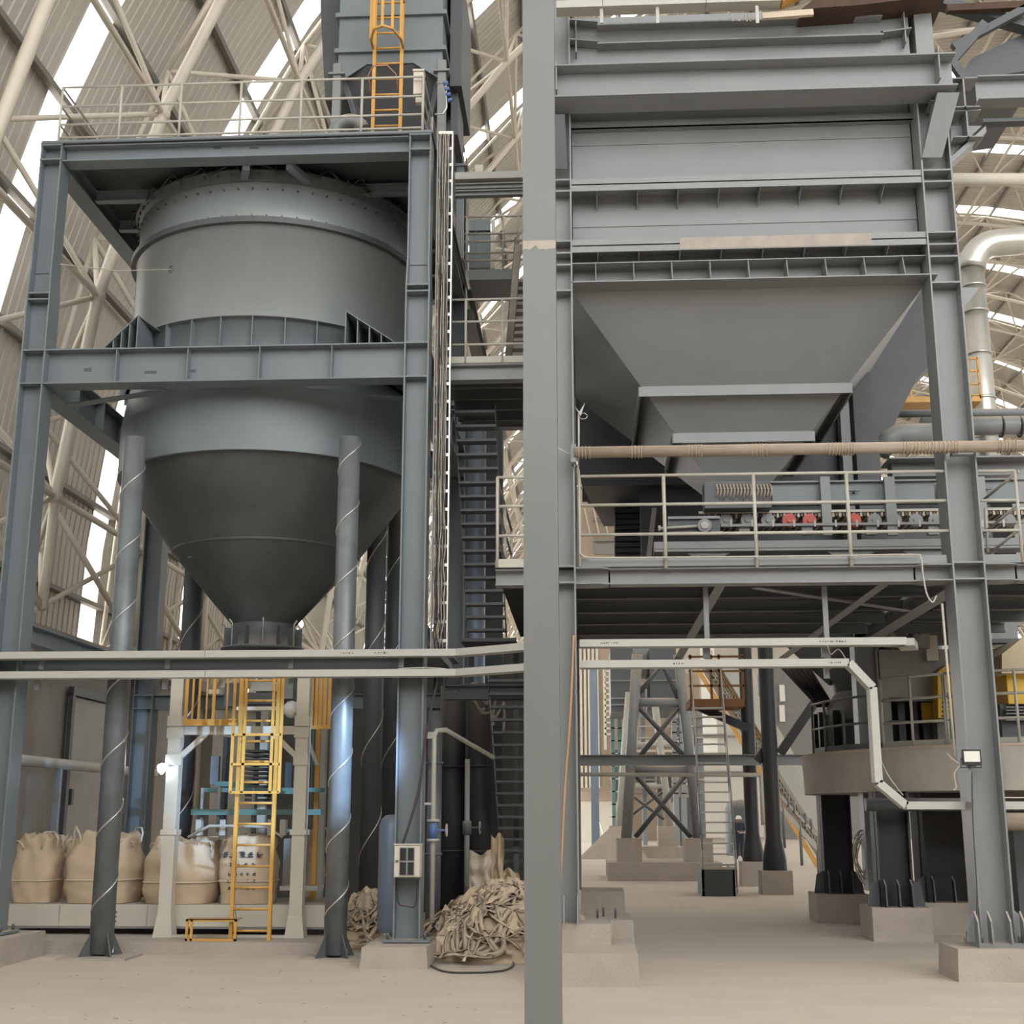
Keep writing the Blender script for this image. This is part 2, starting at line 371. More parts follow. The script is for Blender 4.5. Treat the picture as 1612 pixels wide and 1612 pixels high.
# joists and checker deck on top
for k in range(1, 5):
    y = YF+.33+k*(YB-YF-.3)/5; hb(tw, (xa, y, ZTB+.08), (xb, y, ZTB+.08), .12, .16, name='joist')
MB().box((XL-.15, YF, ZT), (XR+.17, YB+.33, ZT+.02)).build('deck_plate', DARK, tw)  # shade of the underside put into the dark plate colour
MB().box((XL-.15, YF+.02, ZT+.02), (XR+.17, YF+.035, ZT+.06)).build('toe_plate', BLUEGREY, tw)
# diagonal ties under mid beams
for (x, y) in ((xa, YF+.33),):
    MB().bar((xa, YF+.9, ZMB-.02), (XL+1.7, YF+.35, ZMB-.02), .16, .012).build('brace', BLUEGREY, tw)
    MB().bar((xb, YF+.9, ZMB-.02), (XR-1.7, YF+.35, ZMB-.02), .16, .012).build('brace', BLUEGREY, tw)
    for k in (-1, 1): MB().bar((-4.3+k*.3, YF+.3, ZTB-.03), (-4.3+k*1.6, YB-1.2, ZTB-.03), .1, .1).build('brace', BLUEGREY, tw)
# silo support brackets under the mid level corners
# ------------------------------------------------------------------ silo
SX, SY = -4.68, 18.72; SR = 2.12
z = lambda py, r: zz(py, SY-r, 415)
si = thing('round_silo', 'big blue-grey cylindrical silo with a cone bottom in the left tower', 'silo', (SX, SY, zz(1000, SY, 420)))
zr1 = z(343, SR); ztop = z(272, SR)
zsk1 = z(706, 2.2)
MB().lathe(SX, SY, [(SR, ZM+.05), (SR, zr1-.1), (SR+.015, zr1-.1), (SR+.015, zr1-.06)], 72).build('shell', SILO, si)
MB().lathe(SX, SY, [(SR-.01, zr1), (SR-.01, ztop), (SR-.2, ztop+.02)], 72).build('top_shell', SILO, si)
MB().lathe(SX, SY, [(SR, zr1-.09), (SR+.09, zr1-.085)], 72).lathe(SX, SY, [(SR+.09, zr1-.085), (SR+.09, zr1-.0)], 72).lathe(SX, SY, [(SR+.09, zr1), (SR, zr1+.005)], 72).build('ring_flange', DARK, si)
MB().lathe(SX, SY, [(SR-.02, ztop-.13), (SR+.01, ztop-.13), (SR+.01, ztop), (SR+.07, ztop), (SR+.07, ztop+.035), (SR-.3, ztop+.04), (SR-.35, ztop+.3)], 72).build('top_flange', DARK, si)
bt = MB()
for k in range(64):
    a = 2*math.pi*k/64; cx, cy = SX+math.cos(a)*(SR+.03), SY+math.sin(a)*(SR+.03); bt.tube((cx, cy, ztop-.05), (cx, cy, ztop+.09), .014, 5)
    a += .05; r = SR-.005; bt.tube((SX+math.cos(a)*r, SY+math.sin(a)*r, ztop-.24), (SX+math.cos(a)*(r+.04), SY+math.sin(a)*(r+.04), ztop-.24), .014, 5)
    bt.tube((SX+math.cos(a)*(r+.03), SY+math.sin(a)*(r+.03), zr1-.04), (SX+math.cos(a)*(r+.03), SY+math.sin(a)*(r+.03), zr1+.05), .012, 5)
s = bt.build('bolts', DARK, si); s['kind'] = 'stuff'
# looping wire round the top rim
pts = []
for k in range(220):
    a = 2*math.pi*k/220; r = SR+.10+.03*math.sin(a*37); pts.append((SX+r*math.cos(a), SY+r*math.sin(a), ztop+.03+.06*math.sin(a*29)+.03*math.sin(a*53)))
MB().path(pts, .011, 5, closed=True).build('rim_wire', CABLED, si)
# arched saddle ring with stiffeners
zs0 = ZM+.01; zs1 = z(497, SR+.1)
MB().lathe(SX, SY, [(SR+.04, zs0), (SR+.04, zs1), (SR+.12, zs1), (SR+.12, zs1+.02), (SR-.02, zs1+.02)], 64).build('saddle_ring', BLUEGREY, si)
for k in range(32):
    a = 2*math.pi*(k+.5)/32; c, s = math.cos(a), math.sin(a)
    MB().bar((SX+c*(SR+.08), SY+s*(SR+.08), zs0), (SX+c*(SR+.08), SY+s*(SR+.08), zs1), .012, .09, up=(c, s, 0)).build('saddle_rib', BLUEGREY, si)
for sx, xi, xo in ((-1, xx(222, 530, 16.5), xx(174, 530, 16.5)), (1, xx(547, 530, 16.5), xx(622, 530, 16.5))):   # side wings with plates
    hi, ho = zs1-.03, ZM+.13; nr = 5; yb = lambda x: max(YF+.5, SY-math.sqrt(max(.3, SR**2-(x-SX)**2))-.02)
    for k in range(nr):
        f_ = k/(nr-1); x = xi+(xo-xi)*f_; zt = hi+(ho-hi)*f_; y = yb(x)
        MB().box((x-.007, YF+.34, zs0), (x+.007, y, zt)).build('wing_rib', BLUEGREY, si)
    A4 = lambda dz: [(xi, YF+.33, hi+dz), (xo, YF+.33, ho+dz), (xo, yb(xo), ho+dz), (xi, yb(xi), hi+dz)]
    MB().hexa(A4(0), A4(.014)).build('wing_cap', BLUEGREY, si)
    MB().hexa([(xi+sx*-.14, yb(xi)-.1, zs1-.05), (xi, YF+.34, hi), (xi, yb(xi), hi), (xi+sx*-.14, yb(xi), zs1-.05)], [(xi+sx*-.14, yb(xi)-.1, zs1-.03), (xi, YF+.34, hi+.014), (xi, yb(xi), hi+.014), (xi+sx*-.14, yb(xi), zs1-.03)]).build('wing_cap', BLUEGREY, si)
for px, py, w, h in ((138, 582, .10, .05), (237, 586, .16, .04), (303, 584, .09, .04), (342, 233, .1, .03), (400, 233, .13, .03)):   # scuffed paint on the beams
    q = PY(px, py, YF+.157 if py > 400 else YF+.157); MB().box((q.x-w/2, q.y-.002, q.z-h/2), (q.x+w/2, q.y+.001, q.z+h/2)).build('paint_scuff', DARK, tw)
MB().hbeam((XR+.12, YB+.4, (ZT+ZTB)/2), (XR+.12, 28.5, (ZT+ZTB)/2), .22, .4).build('beam', DARK, tw)
SR2 = 2.19
MB().lathe(SX, SY, [(SR2-.08, ZM), (SR2, ZMB-.05)], 72).lathe(SX, SY, [(SR2, ZMB-.05), (SR2, zsk1)], 72).lathe(SX, SY, [(SR2, zsk1), (SR2-.06, zsk1)], 72).build('skirt', BLUEGREY, si)
zc0 = zz(985, SY, 415); RO = .46
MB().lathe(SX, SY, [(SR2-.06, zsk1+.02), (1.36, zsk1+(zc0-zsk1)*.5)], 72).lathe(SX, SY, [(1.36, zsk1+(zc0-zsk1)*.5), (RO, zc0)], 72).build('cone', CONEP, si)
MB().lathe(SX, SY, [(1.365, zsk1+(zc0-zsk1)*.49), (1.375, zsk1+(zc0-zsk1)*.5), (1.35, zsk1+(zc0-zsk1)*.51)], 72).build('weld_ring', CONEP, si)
MB().lathe(SX, SY, [(RO, zc0), (RO, zc0-.34), (RO+.14, zc0-.34), (RO+.14, zc0-.38), (RO, zc0-.38), (RO-.05, zc0-.6)], 40).build('outlet', DARK, si)
for k in range(14):
    a = 2*math.pi*k/14; c, s = math.cos(a), math.sin(a)
    MB().bar((SX+c*(RO+.05), SY+s*(RO+.05), zc0-.34), (SX+c*(RO+.05), SY+s*(RO+.05), zc0-.06), .012, .12, up=(c, s, 0)).build('outlet_rib', DARK, si)
    if k % 2: MB().path([(SX+c*(RO+.1), SY+s*(RO+.1), zc0-.34), (SX+c*(RO+.1), SY+s*(RO+.1), zc0-.02), (SX+c*(RO+.15), SY+s*(RO+.15), zc0+.03)], .012, 6).build('outlet_hook', RAILP, si)
for a, h in ((205, .3), (222, .55)):
    t_ = math.radians(a); rr = SR2-.16+(RO-SR2+.16)*h
    MB().bar((SX+math.cos(t_)*rr, SY+math.sin(t_)*rr, zsk1+(zc0-zsk1)*h-.06), (SX+math.cos(t_)*rr, SY+math.sin(t_)*rr, zsk1+(zc0-zsk1)*h+.06), .1, .12, up=(math.cos(t_), math.sin(t_), 0)).build('lug', BLUEGREY, si)
# lifting eye and wires on shell
q = PY(270, 424, SY-SR*.93+.15)
eye = thing('guy_wire', 'thin wire looped through an eye on the silo shell', 'wire', q)
MB().path([q+Vector((math.cos(t/6*math.pi)*.035, 0, math.sin(t/6*math.pi)*.05)) for t in range(12)], .012, 6, closed=True).build('eye', DARK, eye)
e = PY(95, 416, YF); MB().path([q, (q+e)/2-Vector((0,0,.06)), e], .008, 5).build('wire', RAILP, eye)
e2 = PY(212, 470, 17.9); MB().path([q, q+(e2-q)*.3-Vector((0,0,.02)), q+(e2-q)*.7-Vector((.0,0,.0)), e2], .012, 5).build('wire', DARK, eye)
# ------------------------------------------------------------------ spiral ducts
def duct(px0, py0, px1, py1, Y, r, label, m=GALVD, turns_per_m=1.15, base=True, hand=1):
    a = PY(px0, py0, Y); b = PY(px1, py1, Y); b.z = max(.06, b.z) if base else b.z
    x = (a.x+b.x)/2; a.x = b.x = x
    t = thing('spiral_duct', label, 'duct', b)
    MB().tube(b, a, r, 24).build('pipe', m, t)
    pts = []; L = a.z-b.z; n = int(L*turns_per_m*18)
    for k in range(n+1):
        an = hand*2*math.pi*k/18; pts.append((x+math.cos(an)*(r+.002), Y+math.sin(an)*(r+.002), b.z+L*k/n))
    MB().path(pts, .011, 5).build('seam', GALV, t)
    if base:
        MB().box((x-.42, Y-.34, 0), (x+.42, Y+.34, .03)).build('base_plate', CONC, t)
        for k in range(4):
            an = math.pi/4+k*math.pi/2; c, s = math.cos(an), math.sin(an)
            MB().prism([(x+c*(r-.02)-s*.008, Y+s*(r-.02)+c*.008, .03), (x+c*(r+.14)-s*.008, Y+s*(r+.14)+c*.008, .03), (x+c*(r-.02)-s*.008, Y+s*(r-.02)+c*.008, .34)], (s*.016, -c*.016, 0)).build('gusset', DARK, t)
    return t
duct(219, 690, 152, 1506, 16.5, .145, 'dented spiral-seam steel duct standing left, between white bags and camera', turns_per_m=1.15)
duct(552, 690, 526, 1506, 16.5, .14, 'spiral-seam steel duct standing in front of the silo, lit bluish at its lower half', turns_per_m=1.25)
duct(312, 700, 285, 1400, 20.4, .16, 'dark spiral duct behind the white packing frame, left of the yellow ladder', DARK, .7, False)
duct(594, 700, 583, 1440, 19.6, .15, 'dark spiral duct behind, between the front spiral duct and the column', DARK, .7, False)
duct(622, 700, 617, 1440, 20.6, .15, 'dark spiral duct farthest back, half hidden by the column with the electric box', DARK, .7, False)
# ------------------------------------------------------------------ plinths
def plinth(x0, x1, y0, y1, h, label, sl=.02, group=None):
    o = MB().hexa([(x0-sl, y0-sl, 0), (x1+sl, y0-sl, 0), (x1+sl, y1+sl, 0), (x0-sl, y1+sl, 0)], [(x0, y0, h), (x1, y0, h), (x1, y1, h), (x0, y1, h)]).build('concrete_plinth', CONC)
    return tag(o, label, 'concrete block', group)
plinth(XL-.9, XL+.47, 14.9, 16.75, .30, 'pale concrete plinth under the leftmost column at the left edge')
plinth(XR-.44, XR+.30, 15.5, 17.0, .24, 'concrete plinth under the column that carries the white electric box')
kerb = MB().box((-8.0, 16.95, 0), (-3.3, 24.0, .15)).build('concrete_kerb', CONC); tag(kerb, 'long low concrete kerb under the bag conveyor', 'kerb')
# ------------------------------------------------------------------ guardrails
def guardrail(name, label, pts, levels, posts, r=.02, mt=RAILP, toe=None, group=None, cat='railing', post_h=None):
    pts = [Vector(p) for p in pts]; t = thing(name, label, cat, pts[0], group)
    for h in levels: MB().path([p+Vector((0,0,h)) for p in pts], r, 8).build('rail', mt, t)
    H = max(levels) if post_h is None else post_h
    for i in range(len(pts)-1):
        a, b = pts[i], pts[i+1]; n = posts[i]
        for k in range(n+(1 if i == len(pts)-2 else 0)):
            p = a+(b-a)*k/max(1, n); MB().tube(p, p+Vector((0,0,H)), r*1.05, 8).build('post', mt, t)
        if toe: MB().bar(a+Vector((0,0,toe/2)), b+Vector((0,0,toe/2)), .01, toe).build('toe_board', mt, t)
    return t
hr = zz(118, YF+.05, 650)-ZT-.02
x1 = xx(665, 200, YF+.1); zt_ = ZT+.02
guardrail('guardrail', 'cream pipe guardrail round the top deck of the silo tower', [(XL+.05, YB+.2, zt_), (XL+.05, YF+.1, zt_), (x1, YF+.1, zt_), (x1, YB+.2, zt_)], (hr, hr*.67, hr*.36, .12), (4, 6, 5), .018)
def stair(label, A, B, W, n, m_s, m_t, name='stair', rails=None, tread_d=.2, sw=.16, tt=.03, rods=False):
    A = Vector(A); B = Vector(B); W = Vector(W); t = thing(name, label, 'stairs', A)
    for k in (0, 1): MB().bar(A+W*k, B+W*k, .012, sw, up=(0,0,1)).build('stringer', m_s, t)
    run = Vector((B.x-A.x, B.y-A.y, 0)); rn = run.normalized() if run.length > 1e-3 else Vector((0,1,0))
    for i in range(n):
        p = A+(B-A)*(i+.5)/n
        if rods: MB().tube(p, p+W, .018, 8).build('tread', m_t, t)
        else: MB().bar(p, p+W, tread_d, tt, up=(0,0,1)).build('tread', m_t, t)
    if rails:
        for k in (0, 1):
            for h in rails: MB().tube(A+W*k+Vector((0,0,h)), B+W*k+Vector((0,0,h)), .018, 7).build('handrail', m_s if m_s is not DARK else RAILD, t)
            for i in range(0, 5): p = A+(B-A)*i/4+W*k; MB().tube(p, p+Vector((0,0,max(rails))), .016, 6).build('post', m_s if m_s is not DARK else RAILD, t)
    return t
# ------------------------------------------------------------------ dust box and ladder on top of the tower
YE = 17.3
bx = thing('bin_vent_box', 'dark grey steel box on legs above the silo tower', 'bin', PY(615, 200, YE))
x0, x1 = xx(534, 50, YE), xx(697, 50, YE); zb, ztp = zz(100, YE, 620), zz(-70, YE, 620)
MB().box((x0, YE, zb), (x1, YE+3, ztp)).build('casing', BLUEGREY, bx)
for py in (24, 80, -40): zq = zz(py, YE, 620); MB().box((x0-.05, YE-.06, zq-.035), (x1+.06, YE+3.06, zq+.035)).build('band', BLUEGREY, bx)
zq = zz(102, YE, 620)
MB().hexa([(x0+.65, YE+.9, zq-1.2), (x1-.65, YE+.9, zq-1.2), (x1-.65, YE+2.0, zq-1.2), (x0+.65, YE+2.0, zq-1.2)], [(x0, YE, zq), (x1, YE, zq), (x1, YE+3, zq), (x0, YE+3, zq)]).build('hopper', DARK, bx)
for xs in (x0+.0, x1-.0):
    for ys in (YE, YE+2.9):
        MB().box((xs-.06, ys-.06, ZT+.02), (xs+.06, ys+.06, zb)).build('leg', GREY, bx)
        MB().box((xs-.12, ys-.1, zb-.2), (xs+.12, ys+.1, zb-.17)).build('leg_plate', GREY, bx)
    s = 1 if xs == x0 else -1
    MB().prism([(xs+s*.02, YE-.02, zb), (xs+s*.45, YE-.02, zb), (xs+s*.02, YE-.02, zb-.3)], (0, .02, 0)).build('gusset', BLUEGREY, bx)
    MB().bar((xs+s*.05, YE+.1, zb-.1), (xs+s*.55, YE+.9, ZT+.1), .06, .06).build('brace', BLUEGREY, bx)
MB().hexa([(x0-.02,YE+.8,zb-.1),(x0-.35,YE+.8,zb-.1),(x0-.35,YE+3,zb-.1),(x0-.02,YE+3,zb-.1)], [(x0-.02,YE+.8,ztp),(x0-.5,YE+.8,ztp),(x0-.5,YE+3,ztp),(x0-.02,YE+3,ztp)]).build('side_duct', DARK, bx)
MB().box((x1+.06, YE+.5, zb-.1), (x1+.24, YE+2.0, ztp)).build('side_casing', DARK, bx)
MB().box((x1+.06, YE+.7, zb-.8), (x1+.17, YE+1.6, zb-.1)).build('side_chute', DARK, bx)
# yellow caged ladder
def ladder(label, X0, X1, Y, z0, z1, step=.22, m=YELLOW, cage=None, r=.03, name='ladder', group=None):
    t = thing(name, label, 'ladder', ((X0+X1)/2, Y, z0), group)
    for x in (X0, X1): MB().box((x-r, Y-.02, z0), (x+r, Y+.04, z1)).build('stile', m, t)
    k = 0
    while z0+.12+k*step < z1: z_ = z0+.12+k*step; MB().tube((X0, Y, z_), (X1, Y, z_), .016, 8).build('rung', m, t); k += 1
    if cage:
        c0, c1 = cage; xm = (X0+X1)/2; w = (X1-X0)/2+.02; z_ = c0
        while z_ <= c1+.01:
            MB().path([(xm-w, Y, z_), (xm-w, Y-.25, z_), (xm-w*.6, Y-.5, z_), (xm, Y-.58, z_), (xm+w*.6, Y-.5, z_), (xm+w, Y-.25, z_), (xm+w, Y, z_)], .02, 6).build('cage_hoop', m, t); z_ += .75
        for dx, dy in ((-w, -.25), (-w*.6, -.5), (0, -.58), (w*.6, -.5), (w, -.25)):
            MB().box((xm+dx-.02, Y+dy-.005, c0), (xm+dx+.02, Y+dy+.005, c1)).build('cage_strap', m, t)
    return t
YL = 16.9
ladder('yellow caged ladder fixed to the dark box above the tower', xx(588, 150, YL), xx(631, 150, YL), YL, ZT+.02, zz(-40, YL, 610), .25, cage=(zz(45, YL-.5, 610), zz(-40, YL-.5, 610)), r=.024)
t = thing('ladder_hoop', 'faded pink ladder hoop above the railing gate', 'hoop', PY(605, 125, YL))
q = PY(605, 130, YL); MB().path([q+Vector((-.2, 0, -.12)), q+Vector((-.2, -.2, 0)), q+Vector((-.1, -.38, .04)), q+Vector((.1, -.38, .04)), q+Vector((.2, -.2, 0)), q+Vector((.2, 0, -.12))], .012, 6).build('hoop', mat('pink_paint', (.55,.28,.2), .6), t)
# white cabinet on the guardrail
q = PY(659, 130, YF+.2)
t = thing('control_cabinet', 'cream control cabinet hung on the top deck guardrail corner', 'cabinet', q)
MB().box((q.x-.07, q.y-.02, q.z-.18), (q.x+.07, q.y+.12, q.z+.16)).build('housing', CREAM, t); MB().box((q.x-.08, q.y-.04, q.z+.16), (q.x+.08, q.y+.14, q.z+.19)).build('lid', CREAM, t)
MB().box((q.x-.04, q.y+.01, q.z-.3), (q.x+.04, q.y+.09, q.z-.18)).build('gland_box', CREAM, t)
# blower and valve on deck
q = PY(545, 190, YF+.6)
t = thing('deck_pump', 'small grey pump with hand valve standing on the top deck', 'pump', (q.x, q.y, ZT+.02))
MB().box((q.x-.2, q.y, ZT+.02), (q.x+.15, q.y+.4, ZT+.2)).build('base', CONC, t)
MB().path(arc((q.x, q.y+.25, ZT+.5), .22, 200, 20, 10), .09, 12).build('elbow', GREY, t)
MB().tube((q.x-.2, q.y+.1, ZT+.26), (q.x+.9, q.y+.1, ZT+.26), .02, 8).build('pipe', RAILP, t)
MB().path([(q.x-.02+.07*math.cos(a*.6), q.y+.1, ZT+.42+.0*a) if False else (q.x-.02+.06*math.cos(a*math.pi/5), q.y+.1+.06*math.sin(a*math.pi/5), ZT+.42) for a in range(10)], .01, 5, closed=True).build('handwheel', DARK, t)
MB().tube((q.x-.02, q.y+.1, ZT+.26), (q.x-.02, q.y+.1, ZT+.42), .015, 6).build('spindle', DARK, t)
# pipes beside hopper
q = PY(700, 150, YF+1.0)
t = thing('sensor_pipe', 'thin grey pipe loop with blue fittings beside the deck corner', 'pipe', q)
MB().path([q+Vector((-.12,0,.2)), q+Vector((.02,0,.2)), q+Vector((.03,0,-.2)), q+Vector((-.02,0,-.3)), q+Vector((-.14,0,-.3))], .014, 6).build('pipe', GALV, t)
for k in range(4): MB().tube(q+Vector((-.02+.02*k, 0, .18-.09*k)), q+Vector((.05+.02*k, 0, .2-.09*k)), .03, 8).build('fitting', BLUE, t)
# ------------------------------------------------------------------ vertical cable ladder beside tower column
xl, xr_ = xx(685, 600, YF+.1), xx(709, 600, YF+.1)
cl = thing('cable_ladder', 'tall galvanised cable ladder on the right side of the tower column', 'cable ladder', (xl, YF, 3.6))
z0, z1 = zz(1024, YF+.1, 695), ZT+.03
MB().box((xl-.008, YF+.02, z0), (xl+.008, YF+.12, z1)).build('side_rail', GREY, cl); MB().box((xr_-.008, YF+.02, z0), (xr_+.008, YF+.12, z1)).build('side_rail', GALV, cl)
k = 0
while z0+.1+k*.24 < z1: MB().box((xl, YF+.09, z0+.1+k*.24), (xr_, YF+.11, z0+.14+k*.24)).build('rung', GALV, cl); k += 1
rnd = random.Random(3)
cb = thing('cable_bundle', 'dusty grey cables strapped down the tower cable ladder', 'cables', (xl, YF, 3.6))
for k in range(18):
    xb_ = xl+.02+(xr_-xl-.07)*k/17; pts = []; lay = rnd.choice((0,0,1)); zc = z1+rnd.uniform(-.05, .05)
    z_ = z0-.1+rnd.uniform(0, .1)
    while z_ < zc:
        low = max(0, 1-(z_-z0)/2.2); pts.append((xb_+rnd.uniform(-.007, .007)*(1+3*low), YF+.06-.02*lay+rnd.uniform(-.006,.006), z_)); z_ += .22
    pts.append((xb_, YF+.12, zc+.02)); pts.append((xb_+.02, YF+.5, zc+.04))
    MB().path(pts, rnd.choice((.005,.006,.008)), 5).build('cable', rnd.choice((CABLE, CABLE, RAILP, CABLED)), cb)
# ------------------------------------------------------------------ cable trays running across
def tray(label, pts, h=.085, w=.2, br=()):
    t = thing('cable_tray', label, 'cable tray', pts[0])
    for i in range(len(pts)-1):
        a, b = Vector(pts[i]), Vector(pts[i+1]); d = (b-a)
        n = max(1, int(d.length/2.2)) if abs(d.z) < .2 else 1
        for k in range(n):
            p, q = a+d*k/n, a+d*(k+1)/n; dn = d.normalized()
            if abs(dn.z) < .5: MB().bar(p, q-dn*.006, w, h).build('tray_section', PALE, t)
            else: MB().bar(p, q, w, h, up=(dn.z, 0, -dn.x)).build('tray_section', PALE, t)
    for p in br:
        p = Vector(p); MB().prism([p+Vector((-.03, .1, 0)), p+Vector((.03, .1, 0)), p+Vector((.03, .1, -.12)), p+Vector((-.03, .1, -.12))], (0, .06, 0)).build('bracket', GREY, t)
    return t
YT = 15.85; YT2 = 15.22
zu = zz(1031, YT, 300)
zl = zz(1062, YT, 300)
xe = xx(722, 1031, YT)
XM = xx(852, 1020, YT2-.1)
tray('upper pale cable tray across the left tower, bending towards the thick column', [(xx(-60,1031,YT), YT, zu), (xe, YT, zu), (XM, YT2, zu), (XM+.25, YT2, zu)], br=[(xx(x,1040,YT), YT, zu-.04) for x in (60, 260, 455, 630)])
tray('lower pale cable tray across the left tower, just above the packing frame', [(xx(-60,1062,YT), YT, zl), (xe, YT, zl), (XM, YT2, zl), (XM+.25, YT2, zl)], br=[(xx(x,1070,YT), YT, zl-.04) for x in (53, 255, 455)])
zu2 = zz(1011, YT2-.1, 1100); zl2 = zz(1044, YT2-.1, 1100)
p = lambda x, y: Vector((xx(x, y, YT2), YT2, zz(y, YT2, x)))
x0_ = xx(899, 1011, YT2)+.1
tray('upper pale cable tray under the deck between the two front columns', [(x0_, YT2, zu2), (xx(1425,1011,YT2), YT2, zu2), (xx(1448,1011,YT2), YT2+.5, zu2)], br=[(xx(x,1018,YT2), YT2, zu2-.04) for x in (1112, 1300)])
a = p(1335, 1044); b_ = p(1372, 1083); c_ = p(1381, 1232); d_ = p(1424, 1268); e_ = p(1640, 1268)
tray('lower pale cable tray that bends down beside the round platform', [(x0_, YT2, zl2), (a.x, YT2, zl2), b_, c_, d_, e_], br=[(xx(x,1050,YT2), YT2, zl2-.04) for x in (1304,)])
# wires looping off the trays
def wire(label, pts, r=.008, m=CABLED, cat='cable', name='loose_cable', group=None):
    pts = [Vector(q) for q in pts]; sm = []
    for i in range(len(pts)-1):   # catmull-rom
        p0, p1, p2, p3 = pts[max(i-1,0)], pts[i], pts[i+1], pts[min(i+2, len(pts)-1)]
        for k in range(6):
            t = k/6; sm.append(.5*((2*p1)+(p2-p0)*t+(2*p0-5*p1+4*p2-p3)*t*t+(3*p1-p0-3*p2+p3)*t**3))
    sm.append(pts[-1]); o = MB().path(sm, r, 6).build(name, m); return tag(o, label, cat, group)
wire('thin cream cable lying on the lower tray beside the tower column', [PY(590,1060,YT-.05), PY(640,1052,YT-.08), PY(700,1053,YT-.08), PY(722,1063,YT-.1)], .008, PALE)
wire('pale wire drooping from the bent tray over the round platform', [p(1378,1180)+Vector((0,-.1,0)), p(1395,1215), p(1412,1240), p(1422,1252)], .006, PALE)
wire('tangled dark wire hanging where the tray drops from the deck', [p(1300,1018)+Vector((0,-.1,0)), p(1308,1030), p(1320,1022), p(1332,1038)], .007, CABLE)
# ------------------------------------------------------------------ thick near column
YN = 9.6
xa_, xb_ = xx(824, 800, YN), xx(878, 800, YN)
nc = thing('near_column', 'thick plain grey steel column closest to the camera', 'column', ((xa_+xb_)/2, YN, 0))
MB().box((xa_, YN, .0), (xb_, YN+.28, 8.4)).build('shaft', mat('near_column_paint', (.175,.185,.18), .4, 0, .05, 1.1, dust=.4), nc)
MB().box((xa_-.15, YN-.12, 0), (xb_+.15, YN+.4, .03)).build('base_plate', GREY, nc)
zp = zz(386, YN, 850); mb = MB(); rnd = random.Random(5); n = 10
top = [(xa_+(xb_-xa_)*k/n, YN-.003, zp+.04) for k in range(n+1)]; bot = [(xa_+(xb_-xa_)*k/n, YN-.003, zp-rnd.uniform(.0,.045)) for k in range(n, -1, -1)]
mb.prism(top+bot, (0, .004, 0)).build('primer_patch', mat('primer', (.42,.38,.33), .8, 0, .12, 9), nc)
# ------------------------------------------------------------------ right frame
G = 14.9; GB = 20.6
def g(x, y, Y=G): return PY(x, y, Y)
XA = xx(903, 600, G)-.17; XB = xx(1510, 700, G); WA = .34; WB = .37
ZD = zz(890, G, 1180); ZDB = zz(916, G, 1180)
rf = thing('hopper_frame', 'grey steel H-column frame carrying the rectangular hopper', 'steel frame', (XA, G, 0))
ztopc = zz(-40, G, 1180)
zcap = zz(84, G, 1470)
sl = [zz(y, G, 1470) for y in (267, 285, 365, 384, 403, 444, 885, 911)]
column(rf, XA, G, .55, ztopc, WA, .36, sl, GREY); 
cB = column(rf, XB, G, .38, zz(86, G, 1475), WB, .4, sl, GREY)
column(rf, XA, GB, .6, ztopc-1, WA, .36, sl[-2:], GREY); column(rf, XB, GB, .6, ztopc-1, WB, .36, sl[-2:], GREY)
MB().box((XB-.24, G-.1, .33), (XB+.24, G+.5, .38)).build('base_plate', GREY, cB)
for x in (-.24, -.1, .1, .24): MB().prism([(XB+x-.01, G, .38), (XB+x-.01, G-.14, .38), (XB+x-.01, G-.12, .6), (XB+x-.01, G, .70)], (.02,0,0)).build('base_rib', GREY, cB)
for s in (-1, 1): MB().prism([(XB+s*WB/2, G+.05, .38), (XB+s*(WB/2+.14), G+.05, .38), (XB+s*(WB/2+.11), G+.05, .62), (XB+s*WB/2, G+.05, .72)], (0,.02,0)).build('base_rib', GREY, cB)
for (x, y) in ((-.2,-.06),(.2,-.06),(-.2,.46),(.2,.46)): MB().tube((XB+x, G+y, .38), (XB+x, G+y, .46), .018, 6).build('anchor_bolt', DARK, cB)
xa, xb = XA+WA/2, XB-WB/2
# big girders in front
def gird(py0, py1, xL, xR, Y, w, label=None):
    z1 = (zz(py0, Y-w/2+.0, 1180)); z0 = (zz(py1, Y-w/2, 1180))
    return hb(rf, (xL, Y, (z0+z1)/2), (xR, Y, (z0+z1)/2), w, z1-z0, GREY)
b1 = gird(92, 143, XA-.17, XB+.22, G-.18, .42)
for x in (XA+.0, XB+.02): MB().box((x-.008, G-.38, zz(142, G-.39)), (x+.008, G+.0, zz(93, G-.39))).build('stiffener', GREY, b1)
gA = gird(30, 61, xa+.35, xb-.35, G+.10, .3)
for s, x0, x1 in ((1, xa, xa+.36), (-1, xb, xb-.36)):
    for py, dz in ((30, 1), (61, 1)):
        zq = zz(py, G, 1180); up = .045
        MB().hexa([(min(x0,x1), G-.05, zq+(up if x0<x1 else -.0)), (max(x0,x1), G-.05, zq+(-.0 if x0<x1 else up)), (max(x0,x1), G+.25, zq+(0 if x0<x1 else up)), (min(x0,x1), G+.25, zq+(up if x0<x1 else 0))],
                  [(min(x0,x1), G-.05, zq+.016+(up if x0<x1 else -.0)), (max(x0,x1), G-.05, zq+.016+(-.0 if x0<x1 else up)), (max(x0,x1), G+.25, zq+.016+(0 if x0<x1 else up)), (min(x0,x1), G+.25, zq+.016+(up if x0<x1 else 0))]).build('haunch_plate', GREY, gA)
    MB().box((min(x0,x1), G+.09, zz(61, G)), (max(x0,x1), G+.11, zz(28, G))).build('haunch_web', GREY, gA)
MB().box((xa, G+.12, zz(100, G)), (xb, G+.16, zz(55, G))).build('web_plate', GREY, gA)
for x in (xa+.08, xb-.08): MB().box((x-.008, G-.04, zz(88, G)), (x+.008, G+.2, zz(28, G))).build('stiffener', GREY, gA)
